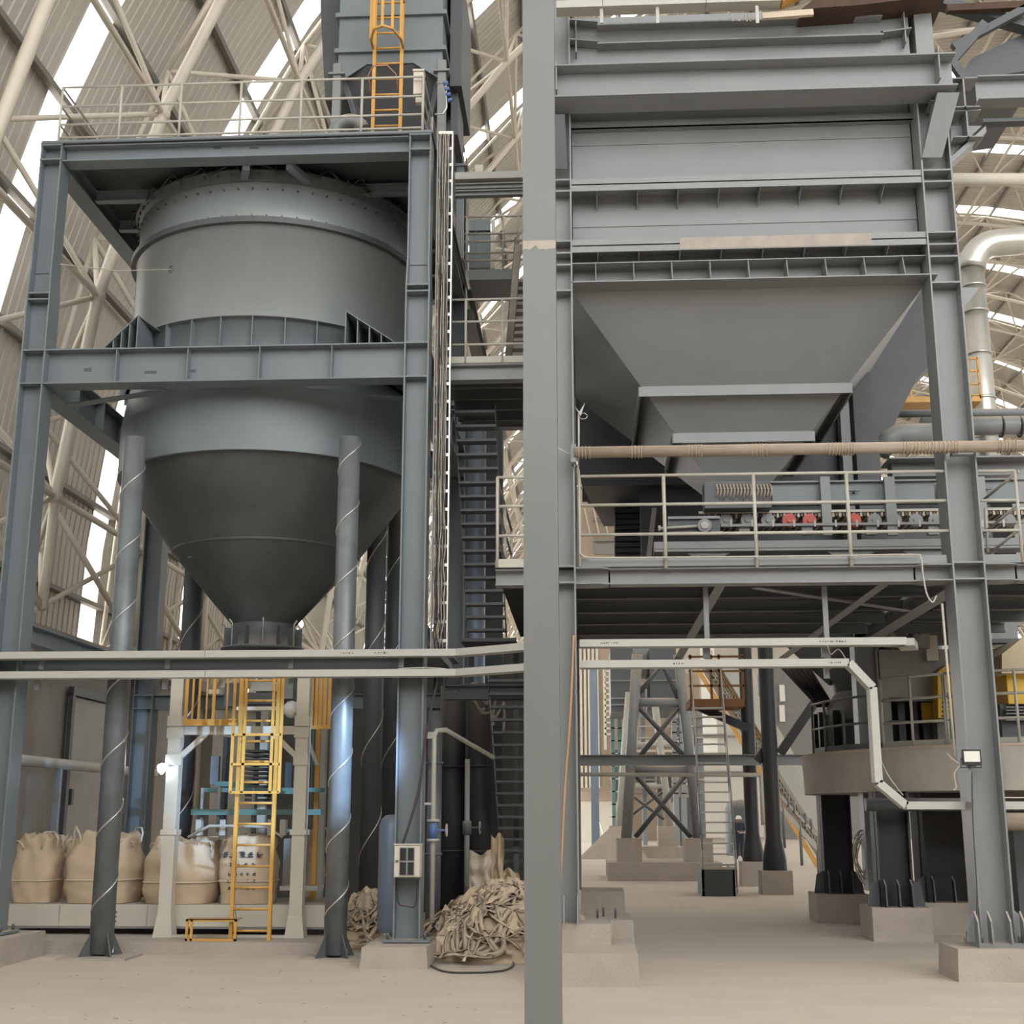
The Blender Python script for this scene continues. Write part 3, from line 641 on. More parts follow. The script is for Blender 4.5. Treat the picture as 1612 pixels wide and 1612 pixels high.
# bracket stubs at the right column
for (x0, y0, w, h, dy) in ((1465, 137, 32, 22, -.15), (1497, 121, 42, 48, .05), (1502, 172, 42, 44, .1)):
    a = g(x0, y0+h, G+dy); c = g(x0+w, y0, G+dy)
    o = MB().box((a.x, G+dy, a.z), (c.x, G+dy+.3, a.z+.014)).box((a.x, G+dy, c.z-.014), (c.x, G+dy+.3, c.z)).box(((a.x+c.x)/2-.01, G+dy, a.z), ((a.x+c.x)/2+.01, G+dy+.3, c.z)).build('corbel', GREY, rf)
a = g(1466, 166); b_ = g(1500, 166); c_ = g(1482, 250); d_ = g(1450, 250)
MB().prism([a+Vector((0,-.3,0)), b_+Vector((0,-.3,0)), c_+Vector((0,-.03,0)), d_+Vector((0,-.03,0))], (0,.02,0)).build('inclined_plate', GREY, rf)
MB().prism([g(1466,166), g(1466,166)+Vector((0,-.3,0)), d_+Vector((.0,-.03,0)), d_], (.015,0,0)).build('corbel_web', GREY, rf)
a = g(1552, 198, G+.2); c_ = g(1497, 247, G+.2); MB().prism([a, a+Vector((0,0,-.08)), c_+Vector((0,0,-.08)), c_], (0,.3,0)).build('inclined_plate', GREY, rf)
MB().prism([g(1497,198,G+.3), g(1545,198,G+.3), g(1497,245,G+.3)], (0,.02,0)).build('gusset', GREY, rf)
MB().prism([g(1512,452,G+.1), g(1542,453,G+.1), g(1515,487,G+.1)], (0,.3,0)).build('gusset', GREY, rf)
a = g(880, 180); c_ = g(889, 266); MB().prism([g(858,180,G-.2), g(889,180,G-.2), g(893,266,G-.02), g(860,266,G-.02)], (0,.015,0)).build('inclined_plate', DARK, rf)
# deck level
zm = (ZD+ZDB)/2; hd = ZD-ZDB
def hbeam_h(Y, x0, x1, both=True):
    o = hb(rf, (x0+.38, Y, zm), (x1-.38, Y, zm), .22, hd, GREY)
    for s, a, b in ((1, x0, x0+.4), (-1, x1, x1-.4)):
        for zq in (ZD-.012, ZDB):
            MB().prism([(a, Y-.17, zq), (a+s*.28, Y-.17, zq), (b, Y-.11, zq-.0), (b, Y+.11, zq), (a+s*.28, Y+.17, zq), (a, Y+.17, zq)], (0,0,.014)).build('haunch_plate', GREY, o)
        MB().box((min(a,b), Y-.007, ZDB), (max(a,b), Y+.007, ZD)).build('haunch_web', GREY, o)
    return o
hbeam_h(G+.18, xa, xb)
xr2 = 6.2
hbeam_h(G+.18, XB+WB/2, xr2); hb(rf, (xa, GB+.18, zm), (xr2, GB+.18, zm), .2, hd, GREY)
hb(rf, (xx(779, 905, G), G+.18, zm), (XA-WA/2, G+.18, zm), .22, hd, GREY)
for X in (XA, XB): hb(rf, (X, G+.36, zm), (X, GB, zm), .22, hd, GREY)
for k in range(1, 5): y = G+.18+k*1.12; hb(rf, (xa, y, ZD-.10), (xb, y, ZD-.10), .08, .14, DARK, name='joist')  # joists coloured dark to carry the shade below the deck
dk = MB().box((xx(779, 905, G), G+.05, ZD), (xb, GB+.3, ZD+.012)); dk.box((XB+WB/2, G+.05, ZD), (xr2, GB+.3, ZD+.012)); dk.build('deck_plate', BLACK, rf)  # near-black plate colour stands in for shade under the deck
for k in range(1, 5): y = G+.18+k*1.12; hb(rf, (XB+.2, y, ZD-.10), (xr2, y, ZD-.10), .08, .14, DARK, name='joist')  # same dark colour for the under-deck shade
zte = zz(877, G+.07, 1180)
MB().box((xa+.02, G+.06, ZD+.01), (xb-.04, G+.07, zte)).build('toe_plate', GREY, rf); MB().box((XB+WB/2, G+.06, ZD+.01), (xr2, G+.07, zte)).build('toe_plate', GREY, rf)
MB().box((xx(779, 905, G), G+.06, ZD+.01), (XA-WA/2, G+.07, zte)).build('toe_plate', PALE, rf)
# diagonal ties under the deck
zq = ZDB-.02
MB().bar(g(1138, 915, G+.25), PY(1066, 1040, 19.5), .12, .012, up=(0,0,1)).build('brace', GREY, rf)
MB().bar(g(1398, 915, G+.25), PY(1232, 1036, 19.5), .12, .012, up=(0,0,1)).build('brace', GREY, rf)
MB().bar((2.0, G+.3, zq), (xb, G+2.2, zq), .1, .012).build('brace', GREY, rf)
for px in (1112, 1300): x = xx(px, 960, YT2+.1); MB().box((x-.03, YT2+.12, zl2-.05), (x+.03, YT2+.16, ZDB+.02)).build('tray_hanger', GREY, rf)
# ------------------------------------------------------------------ rectangular hopper
hp = thing('rectangular_hopper', 'large grey rectangular steel hopper hanging between the two front columns', 'hopper', (1.95, 17.2, zz(770, 17, 1160)))
HW = G+.34     # wall plane
X0, X1 = xa-.02, xb+.02; YH1 = HW+4.2
ZH0 = zz(445, G+.15, 1180); ztw = zz(20, HW, 1180)
wallm = MB().box((X0, HW, ZH0), (X1, HW+.03, ztw)).box((X0, HW, ZH0), (X0+.03, YH1, ztw)).box((X1-.03, HW, ZH0), (X1, YH1, ztw)).box((X0, YH1-.03, ZH0), (X1, YH1, ztw)); wallm.build('bin_wall', GREY, hp)
for py in (218, 341): zq = zz(py+4 if py==218 else py+10, HW, 1180); MB().box((X0+.03, HW-.012, zq-.01), (X1-.03, HW, zq+.01)).build('weld_seam', GREY, hp)
def waler(p0, p1, yf=G+.02, face=None, m=GREY):
    z1, z0 = zz(p0, yf, 1180), zz(p1, yf, 1180)
    o = MB().box((X0, yf, z0), (X1, yf+.02, z1)).box((X0, yf, (z0+z1)/2-.008), (X1, HW, (z0+z1)/2+.008)).build('waler', m, hp)
    return z0, z1, o
for (p0, p1) in ((274, 294), (371, 391)):
    z0, z1, o = waler(p0, p1)
    for k in range(8):
        x = X0+.28+k*(X1-X0)/8.6+.05; MB().prism([(x, G+.04, z0-.0), (x, HW, z0-.12), (x, HW, (z0+z1)/2), (x, G+.04, (z0+z1)/2)], (.012,0,0)).build('rib', GREY, o)
    if p0 == 371:   # primer coloured stretch
        a_ = xx(1070, 380, G+.02); b_ = xx(1372, 375, G+.02); MB().box((a_, G+.016, z0+.01), (b_, G+.02, z1-.005)).build('primer_strip', mat('worn_primer', (.36,.32,.28), .6, 0, .14, 5), o)
zq = zz(190, HW-.1, 1180); MB().box((X0, HW-.1, zq-.05), (X1, HW-.085, zq+.05)).box((X0, HW-.1, zq-.05), (X1, HW, zq-.035)).build('top_waler', GREY, hp)
# ledge with ribs
zl0, zl1 = zz(440, G+.03, 1180), zz(409, G+.1, 1180)
led = MB().box((X0, G+.0, zl0), (X1+.08, HW, zl0+.014)).box((X0, G+.1, zl1), (X1, HW, zl1+.012)).build('ledge', GREY, hp)
for k in range(9):
    x = X0+.30+k*(X1-X0)/9.3+.0
    MB().prism([(x, G+.02, zl0+.012), (x, HW, zl0+.012), (x, HW, zl1+.09), (x, G+.12, zl1+.03)], (.012,0,0)).build('rib', GREY, led)
# pyramid
zb_ = zz(768, 17.3, 1160); XC_ = xx(1162, 768, 17.3); YC_ = 17.35; hb_ = .42
top = [(X0+.02, HW-.02, zl0), (X1, HW-.02, zl0), (X1, YH1, zl0), (X0+.02, YH1, zl0)]
bot = [(XC_-hb_, YC_-hb_, zb_), (XC_+hb_, YC_-hb_, zb_), (XC_+hb_, YC_+hb_, zb_), (XC_-hb_, YC_+hb_, zb_)]
MB().hexa(bot, top).build('hopper_cone', GREY, hp)
def lev(t, off=0.0): return [Vector(bot[i])*(1-t)+Vector(top[i])*t+Vector(((-off, off, off, -off)[i], (-off, -off, off, off)[i], 0)) for i in range(4)]
def ringm(t, h, nm):
    L = lev(t, .09); o = None
    mb = MB()
    for i in range(4): mb.bar(L[i], L[(i+1)%4], .02, h)
    for i in range(4):
        I = lev(t, .0); mb.bar((L[i]+I[i])/2, (L[(i+1)%4]+I[(i+1)%4])/2, .1, .012, du=h/2)
    o = mb.build('stiffening_frame', GREY, hp)
    for k in range(7): q = L[0]+(L[1]-L[0])*(k+1)/8+Vector((0,.06,h/2)); MB().box((q.x-.01, q.y-.02, q.z), (q.x+.01, q.y+.06, q.z+.13)).build('rib', GREY, o)
    return L
def tz(py, t0):   # solve t for pixel row of the front edge
    best = min(range(5, 96), key=lambda k: abs(PYrow(lev(k/100, .09)[0])-py)); return best/100
def proj(p):
    d = Vector(p)-Vector((0,0,EYE)); a = d.x*math.cos(YAW)+d.y*math.sin(YAW); f0 = -d.x*math.sin(YAW)+d.y*math.cos(YAW)
    f = f0*math.cos(PITCH)+d.z*math.sin(PITCH); u = -f0*math.sin(PITCH)+d.z*math.cos(PITCH)
    return 806+a/f*F, 806-u/f*F
def PYrow(p): return proj(p)[1]
for py in (617, 690): ringm(tz(py, .5), .13, 'x')
MB().hexa([(v[0]*.0+XC_+(v[0]-XC_)*.9, YC_+(v[1]-YC_)*.9, zb_-.35) for v in bot], bot).build('outlet', DARK, hp)
for (px) in (1338, 1398):   # hanger legs behind hopper
    x = xx(px-10, 700, 19.0)
hl = PY(1362, 640, 18.3); MB().box((hl.x-.14, 18.2, ZD), (hl.x+.14, 18.4, zz(600,18.3))).box((hl.x-.2, 18.15, ZD), (hl.x-.14, 18.45, zz(600,18.3))).build('support_leg', DARK, rf)
rh = thing('rear_hopper', 'dark rear hopper body close behind the rectangular hopper', 'hopper', (1.2, 21.5, ZD))
zr_ = zz(752, 20.4, 1000)
MB().hexa([(X0+.1, 20.9, zr_), (xx(1335,700,20.9), 20.9, zr_), (xx(1335,700,20.9), 24, zr_), (X0+.5, 24, zr_)], [(X0-.3, 20.9, zl0+2), (xx(1335,700,20.9), 20.9, zl0+2), (xx(1335,700,20.9), 24, zl0+2), (X0-.3, 24, zl0+2)]).build('body', DARK, rh)
MB().box((xx(1008,800,21.2), 21.2, ZD+.02), (xx(1560,800,21.2), 21.4, zr_+.02)).build('skirt', DARK, rh)
MB().prism([PY(x, y, 20.9) for x, y in ((1325, 430), (1490, 430), (1480, 560), (1442, 598), (1392, 700), (1325, 752))], (0, .9, 0)).build('sloping_side', DARK, rh)  # this side lies in shade, put in as dark paint
MB().box((XB-.12, G+.05, zcap), (XB+.10, G+.3, zz(8, G, 1470))).build('column_stub', GREY, rf)
for x in (-.15, 0, .15): MB().prism([(XA+x-.006, G, .55), (XA+x-.006, G-.16, .55), (XA+x-.006, G, .85)], (.012,0,0)).build('base_rib', GREY, rf)
# ------------------------------------------------------------------ long dusty pipe
t = thing('long_pipe', 'long horizontal pipe, tan dust on top, crossing in front of the right column', 'pipe', (XA, G-.12, zz(713, G)))
zp = zz(709, G-.1, 1180); MB().tube((xx(904, 712, G-.1), G-.12, zp), (6.0, G-.12, zp), .068, 16).build('pipe', BROWN, t)
q = Vector((xx(904,712,G-.1), G-.12, zp)); MB().box((q.x-.04, G-.14, zp-.12), (q.x+.02, G+.05, zp+.1)).build('bracket', GREY, t)
for X in (XB,): MB().box((X-.12, G-.12, zp-.09), (X+.12, G, zp-.06)).build('bracket', GREY, t)
rnd = random.Random(11)
for (pa, pb) in ((910, 930), (993, 1010), (1082, 1104), (1182, 1206), (1303, 1345), (1420, 1510), (1570, 1600)):
    x = xx(pa, 712, G-.12)
    while x < xx(pb, 712, G-.12):
        MB().path([(x+.012*math.cos(0), G-.12+math.cos(a)*.073, zp+math.sin(a)*.073-.008*(math.sin(a)<-.5)) for a in [i*math.pi/5 for i in range(10)]], .005, 5, closed=True).build('rope_turn', ROPE, t); x += rnd.uniform(.028, .05)
# beam behind pipe carrying it
# ------------------------------------------------------------------ deck guardrails
zd = ZD+.012; hs = [zz(746, G+.04, 1190)-zd, zz(792, G+.04, 1190)-zd, zz(839, G+.04, 1190)-zd]
xg0 = xx(912, 800, G+.04)
t = guardrail('guardrail', 'cream pipe guardrail on the feeder deck between the two front columns', [(xg0, G+.04, zd), (xb, G+.04, zd)], hs, (0,), .019)
for px in (1047, 1190, 1338): x = xx(px, 850, G+.04); MB().tube((x, G+.04, zd-.03), (x, G+.04, zd+hs[0]), .022, 8).build('post', RAILP, t)
MB().path([(xg0, G+.02, zz(740, G)), (xg0, G+.02, zz(872, G)), (xg0+.04, G+.0, zz(877, G)), (xg0+.1, G, zz(878, G, 900))], .012, 6).build('corner_tube', RAILP, t)
wire('thin pale conduit along the deck edge looping down beside the right column', [g(918, 878, G-.03), g(1100, 877, G-.03), g(1300, 875, G-.03), g(1432, 873, G-.03), g(1449, 878, G-.03), g(1453, 905, G-.03), g(1459, 935, G-.03), g(1468, 948, G-.03), g(1474, 938, G-.03)], .010, RAILP, 'conduit', 'conduit')
xg1 = xx(783, 800, G+.04)
guardrail('guardrail', 'pale guardrail end post and rails just left of the thick near column', [(XA-WA/2, G+.04, zd), (xg1, G+.04, zd), (xg1, G+3, zd)], hs, (1, 2), .018, toe=.1)
xg2 = XB+WB/2; guardrail('guardrail', 'short guardrail on the deck right of the right column, with sloping rails', [(xg2, G+.06, zd), (xx(1603, 800, G+.05), G+.06, zd)], hs, (1,), .018)
t = thing('stair_handrail', 'diagonal stair rails going up behind the right column', 'railing', PY(1550, 870, G+.9))
for dy in (0, 52, 92): MB().tube(PY(1547, 788+dy, G+.9), PY(1604, 742+dy, G+.2), .018, 7).build('rail', RAILP, t)
MB().tube(PY(1555, 870, G+.9), PY(1551, 800, G+.9), .018, 7).build('post', RAILP, t)
# ------------------------------------------------------------------ apron feeder on the deck
YA = 16.9
A_ = lambda x, y, Y=YA: PY(x, y, Y)
fd = thing('apron_feeder', 'long grey apron feeder with chain and rollers on the deck', 'feeder', A_(1160, 868))
def rect(x0, y0, x1, y1, Y=YA, d=.1, m=GREY, name='plate', parent=None):
    a, b = PY(x0, y1, Y), PY(x1, y0, Y); return MB().box((a.x, Y, a.z), (b.x, Y+d, b.z)).build(name, m, parent if parent is not None else fd)
for (a, b) in ((1216, 1298), (1306, 1398), (1405, 1470), (1478, 1600)): rect(a, 758, b, 790, YA, .05, BLUEGREY, 'skirt_plate')
rect(1110, 754, 1640, 759, YA-.06, .12, GREY, 'top_flange'); rect(1125, 790, 1640, 796, YA-.04, .08, DARK, 'skirt_flange')
for px in (1301, 1403, 1545): rect(px-5, 750, px+5, 842, YA-.14, .08, GREY, 'post')
rect(1100, 802, 1640, 805, YA-.05, .04, RAILP, 'guide_bar')
z0_, z1_ = zz(812, YA, 1300), zz(805, YA, 1300); xs = xx(1108, 808, YA); n = 0; ch = thing_c = None
mbp = MB()
while n < 150:
    x = xs+n*.045; MB().box((x, YA-.03, z0_-.01), (x+.032, YA+.9, z1_+.01)).build('apron_plate', DARK, fd) if n % 2 == 0 else MB().box((x, YA-.03, z0_-.02), (x+.032, YA+.9, z1_)).build('apron_plate', STRAP, fd)
    n += 1
    if x > xx(1612, 808, YA): break
for k, px in enumerate((1142, 1176, 1208, 1241, 1273, 1343, 1375, 1407, 1440, 1470, 1585)):
    q = A_(px, 821); MB().tube((q.x, YA-.08, q.z), (q.x, YA+.0, q.z), .09, 16).tube((q.x, YA-.1, q.z), (q.x, YA-.08, q.z), .035, 10).build('roller', RED if px in (1241, 1273, 1343) else GREY, fd)
rect(1135, 819, 1640, 829, YA-.17, .04, GREY, 'roller_beam')
for px in range(1150, 1610, 33): rect(px, 818, px+2, 829, YA-.18, .01, RAILP, 'beam_joint')
for px in (1172, 1271, 1372, 1470): rect(px-8, 825, px+8, 841, YA-.12, .1, GREY, 'foot')
o = rect(1110, 758, 1213, 800, YA-.3, .35, DARK, 'drive_guard')
for k in range(17):
    px = 1128+k*5.3; a = A_(px, 762, YA-.33); MB().path([a, a+Vector((.015, -.01, -.10)), a+Vector((-.01, 0, -.17-.05*((k*7)%3)/2)), a+Vector((.02, 0, -.05))], .009, 5).build('hanging_rope', ROPE, fd)
o = rect(1052, 812, 1133, 841, YA-.25, .03, DARK, 'tension_frame')
rect(1052, 812, 1133, 817, YA-.29, .05, GREY, 'frame_bar'); rect(1052, 836, 1139, 841, YA-.29, .05, GREY, 'frame_bar')
q = A_(1109, 828, YA-.3); MB().tube((q.x, q.y-.04, q.z), (q.x, q.y+.04, q.z), .09, 18).build('bearing', GREY, fd); MB().tube((q.x, q.y-.06, q.z), (q.x, q.y-.04, q.z), .05, 14).build('bearing_cap', RAILP, fd)
MB().tube(A_(1038, 832, YA-.3), A_(1100, 828, YA-.3), .018, 8).build('tension_rod', RAILP, fd); MB().tube(A_(1036, 832, YA-.3), A_(1040, 832, YA-.3), .04, 8).build('rod_nut', RAILP, fd)
rect(1030, 846, 1640, 864, YA-.2, .2, GREY, 'base_beam'); rect(1030, 862, 1640, 865, YA-.26, .3, GREY, 'base_flange')
for px in (1115, 1340, 1460): 
    a, b = A_(px-42, 866, YA-.2), A_(px+42, 866, YA-.2); c1, c2 = A_(px+14, 882, YA-.2), A_(px-14, 882, YA-.2)
    MB().prism([b, a, c2, c1], (0,.05,0)).build('gusset_foot', GREY, fd); MB().box((c2.x, YA-.2, ZD+.01), (c1.x, YA-.1, c1.z)).build('foot', GREY, fd)
for px, py in ((1345, 773), (1553, 770)):
    q = A_(px, py, YA-.06); MB().tube(q, q+Vector((0,.06,0)), .02, 8).tube(q+Vector((-.07,0,0)), q+Vector((.07,0,0)), .008, 5).build('hand_screw', DARK, fd)
# feeder tail going back left
t = thing('far_tower_house', 'beige ribbed tower house seen over the left end of the deck', 'building', PY(945, 900, 93))
a, b = PY(905, 960, 93), PY(974, 770, 93); WARM2 = mat('beige_tower_cladding', (.42,.34,.26), .7, 0, .06, .3); MB().box((a.x, 93, 0), (b.x, 99, b.z)).build('wall', WARM2, t)
for (x0, y0, x1, y1) in ((934, 815, 968, 820), (934, 848, 968, 852), (936, 856, 966, 872)): a, b = PY(x0, y1, 92.7), PY(x1, y0, 92.7); MB().box((a.x, 92.7, a.z), (b.x, 93, b.z)).build('window_band', GREY, t)
for k in range(4): MB().bar(PY(920+k*14, 800, 92.6), PY(930+k*14, 845, 92.6), .1, .1).build('lattice_bar', CREAM, t)
t = thing('return_conveyor', 'dark louvred conveyor casing behind the feeder deck, left part', 'conveyor', PY(990, 890, 22))
for k in range(9):
    a, b = PY(968, 800+k*9, 22.5), PY(1040-k*1.5, 806+k*9, 22.5); MB().box((a.x, 22.5, b.z), (b.x, 23.2, a.z)).build('louvre', DARK, t)
MB().bar(PY(1020, 888, 21.0), PY(1030, 800, 21.0), .08, .08).build('strut', RAILP, t)
q0, q1 = PY(925, 795, 23.0), PY(1000, 757, 23.0); t2 = MB().box((q0.x, 23.0, q0.z), (q1.x, 23.1, q1.z)).build('cover_panel', CYAN); tag(t2, 'flat pale panel hanging behind the guardrail at the left', 'panel')
MB().bar(PY(921, 790, 22.9), PY(921, 760, 22.9), .05, .1).build('panel_edge', GREY, t2)
# ------------------------------------------------------------------ plinths right
PL = dict(group=None)
x0, x1 = xx(884, 1500, 14.2), xx(1010, 1500, 14.2)
plinth(-.45, .50, 14.05, 15.6, .33, 'dusty concrete plinth beside the thick column, nearest on the right')
o = MB().box((-.3, 14.85, .33), (.25, 15.5, .55)).build('concrete_plinth', CONC); tag(o, 'upper concrete step carrying the left hopper column', 'concrete block')
plinth(xx(930,1450,17.6)-.1, xx(995,1450,17.6), 17.2, 18.4, .42, 'concrete plinth behind the nearest one, with bolts on top')
plinth(xx(915,1430,20.4), xx(983,1430,20.4), GB-.3, GB+.8, .6, 'third concrete plinth back on the left, under the rear column')
plinth(XB-.50, XB+.70, G-.22, G+.55, .33, 'pale concrete plinth under the right column with the floodlight')
for k, (x, y, l_) in enumerate(((.12, 17.5, 'left'), (.35, 17.5, 'right'), (.2, 17.8, 'rearmost'))): tag(MB().tube((x, y, .42), (x, y, .54), .015, 6).build('anchor_bolt', DARK), l_+' dark anchor bolt sticking up from the second plinth on the right', 'bolt', 'anchor bolts on the second plinth')
# ------------------------------------------------------------------ round concrete platform and mill
CX, CY, CR = 7.4, 22.0, 3.8
zt2, zb2 = 2.66, 2.04
pf = thing('round_platform', 'round concrete platform on dark pillars at the right', 'platform', (CX, CY, 0))
MB().lathe(CX, CY, [(CR, zb2), (CR+.02, zt2-.05), (CR, zt2), (.01, zt2)], 96).build('slab', PLATC, pf); MB().disc(CX, CY, zb2, CR, 64).build('soffit', CONC, pf)
def pillar(px, py, Y, w, label):
    q = PY(px, py, Y); t = thing('dark_pillar', label, 'column', (q.x, Y, 0))
    MB().hbeam((q.x, Y+w/2, .45), (q.x, Y+w/2, zb2), w, w, up=(1,0,0), tf=.03).box((q.x-w/2, Y+w*.3, .45), (q.x+w/2, Y+w*.4, zb2)).build('shaft', BLACK, t)
    for dx in (-w*.4, 0, w*.4): MB().prism([(q.x+dx-.01, Y, .45), (q.x+dx-.01, Y-.16, .45), (q.x+dx-.01, Y-.12, .75), (q.x+dx-.01, Y, .82)], (.02,0,0)).build('base_rib', DARK, t)
    for s_ in (-1, 1): MB().prism([(q.x+s_*w/2, Y+.1, .45), (q.x+s_*(w/2+.17), Y+.1, .45), (q.x+s_*(w/2+.12), Y+.1, .75), (q.x+s_*w/2, Y+.1, .82)], (0,.02,0)).build('base_rib', DARK, t)
    p = MB().box((q.x-w/2-.18, Y-.2, 0), (q.x+w/2+.18, Y+w+.2, .45)).build('plinth', CONC, t)
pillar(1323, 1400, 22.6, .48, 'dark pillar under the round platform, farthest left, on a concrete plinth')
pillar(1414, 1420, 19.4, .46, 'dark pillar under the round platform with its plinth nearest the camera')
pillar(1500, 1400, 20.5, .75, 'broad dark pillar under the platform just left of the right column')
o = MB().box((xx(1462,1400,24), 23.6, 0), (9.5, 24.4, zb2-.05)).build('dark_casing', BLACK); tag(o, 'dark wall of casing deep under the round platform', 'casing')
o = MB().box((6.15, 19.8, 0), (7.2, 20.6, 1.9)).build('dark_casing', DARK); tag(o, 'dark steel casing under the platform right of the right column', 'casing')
t = thing('duct_bundle', 'brownish horizontal pipes below the platform at the right edge', 'pipe', (5.2, 18, 1.6)); 
MB().tube((5.1, 18.4, 1.62), (7, 18.4, 1.62), .12, 14).build('pipe', BROWN, t); MB().tube((3.9, 19.0, 1.85), (7, 19.0, 1.85), .09, 12).build('pipe', DARK, t)
MB().tube((5.4, 18.2, 0), (5.35, 18.3, 1.6), .09, 12).build('pipe', BROWN, t)
# coiled hoses
rnd = random.Random(8)
for k in range(6):
    c = PY(1360+k*4, 1330+8*(k%3), 20.8); pts = []
    for i in range(26): a = i/25*2*math.pi*.95; pts.append(c+Vector((math.cos(a)*(.17+.02*k), rnd.uniform(-.03,.03)+.03*k, math.sin(a)*(.32+.02*k)-.1)))
    hs_ = thing('coiled_hose', 'pale hose loops hanging under the round platform between the pillars', 'hose', c) if k == 0 else hs_; MB().path(pts, .011, 5).build('loop', PALE if k % 2 else CABLE, hs_)
# mill body
ml = thing('vertical_mill', 'large grey mill body with a window-like opening on the round platform', 'machine', (7.0, 22.4, zt2))
Mm = mat('mill_paint', (.26,.255,.24), .55, 0, .1, 1.5, dust=.5)
def MX(x, y, Y): return PY(x, y, Y)
def rect2(x0, y0, x1, y1, Y, d, m, name, parent):
    a, b = PY(x0, y1, Y), PY(x1, y0, Y); return MB().box((a.x, Y, 0 if (Y > 40 and y1 >= 1290) else a.z), (b.x, Y+d, b.z)).build(name, m, parent)
YM = 20.6
# front casing with opening built as frame pieces
rect2(1383, 1022, 1500, 1098, YM, 1.8, Mm, 'upper_casing', ml); rect2(1383, 1098, 1402, 1178, YM, 1.8, Mm, 'casing_side', ml); rect2(1478, 1098, 1500, 1178, YM, 1.8, Mm, 'casing_side', ml); rect2(1383, 1168, 1500, 1180, YM, 1.8, Mm, 'casing_sill', ml)
rect2(1402, 1098, 1478, 1104, YM-.06, .08, DARK, 'opening_frame', ml); rect2(1402, 1134, 1478, 1138, YM-.06, .08, DARK, 'opening_frame', ml); rect2(1402, 1104, 1478, 1168, YM+.7, .1, BLACK, 'inner_panel', ml)
for px in (1420, 1440, 1458): rect2(px-3, 1100, px+3, 1170, YM+.3, .08, DARK, 'inner_bar', ml)
rect2(1452, 1106, 1466, 1134, YM+.25, .05, YBRIGHT, 'guard', ml); 
a = [PY(1476, 1058, YM-.3), PY(1492, 1045, YM-.3), PY(1500, 1045, YM-.3), PY(1500, 1130, YM-.3), PY(1477, 1130, YM-.3)]
yc = MB().prism(a, (0,.3,0)).build('yellow_guard', YBRIGHT, ml)
for i in range(2):
    for j in range(6): q = PY(1484+i*8, 1092+j*7, YM-.305); MB().tube(q, q+Vector((0,.01,0)), .018, 6).build('vent_hole', BLACK, yc)
# cone shaped left part, dark
MB().lathe(5.15, 22.9, [(1.15, zt2), (1.15, zt2+.6)], 28).lathe(5.15, 22.9, [(1.15, zt2+.6), (.85, zt2+1.1)], 28).lathe(5.15, 22.9, [(.85, zt2+1.1), (1.0, zt2+1.7), (1.0, zt2+2.3), (.4, zt2+2.9)], 28).build('grinding_housing', DARK, ml)
for k in range(9): an = math.pi+k*.36-.5; MB().box((5.15+1.17*math.cos(an)-.06, 22.9+1.17*math.sin(an)-.06, zt2), (5.15+1.17*math.cos(an)+.06, 22.9+1.17*math.sin(an)+.06, zt2+.75)).build('housing_rib', BLACK, ml)
for k in range(5): MB().tube(PY(1232+k*9, 1048, 23.5), PY(1290+k*4, 1110, 23.0), .06, 8).build('hydraulic_pipe', BLACK, ml)
MB().bar(PY(1330, 1060, 23), PY(1262, 1000, 24), .5, .5).build('inlet_chute', DARK, ml)
MB().bar(PY(1375, 1030, 21.5), PY(1420, 985, 20.8), .5, .35).build('hydraulic_arm', Mm, ml); MB().tube(PY(1402, 1020, 20.5), PY(1402, 940, 20.5), .10, 14).tube(PY(1450, 1020, 20.4), PY(1450, 950, 20.4), .13, 14).build('riser_pipe', Mm, ml)
rect2(1460, 1000, 1475, 1040, 20.5, .4, CREAM, 'junction_box', ml); rect2(1392, 1005, 1400, 1012, 20.2, .2, WHITE, 'lug', ml)
for px in (1375, 1392, 1428, 1448): MB().tube(PY(px, 1000, 20.3), PY(px+2, 945, 20.3), .03, 8).build('oil_pipe', RAILD, ml)
# yellow motor right of the column
mo = thing('yellow_motor_casing', 'bright yellow casing behind railings right of the right column', 'machine', PY(1600, 1180, 19.4))
rect2(1588, 1060, 1660, 1108, 19.6, 1.2, YBRIGHT, 'casing', mo); a = [PY(1577, 1030, 19.4), PY(1612, 1002, 19.4), PY(1680, 1002, 19.4), PY(1680, 1060, 19.4), PY(1577, 1060, 19.4)]
MB().prism(a, (0,1.5,0)).build('hood', mat('cream_hood', (.50,.42,.28), .6, 0, .1, 3, dust=.4), mo); rect2(1580, 1108, 1660, 1180, 19.7, 1, DARK, 'frame', mo)
for k in range(5): rect2(1584, 1112+k*5, 1660, 1114+k*5, 19.55, .1, GREY, 'fin', mo)
# boxes above
t = thing('upper_duct_box', 'stepped grey boxes above the yellow casing at the right edge', 'box', PY(1590, 1040, 21))
rect2(1560, 940, 1605, 985, 21, 1, GREY, 'box', t); rect2(1555, 970, 1600, 1010, 20.5, .8, GREY, 'box', t); rect2(1560, 1005, 1640, 1012, 20.2, .2, DARK, 'flange', t)
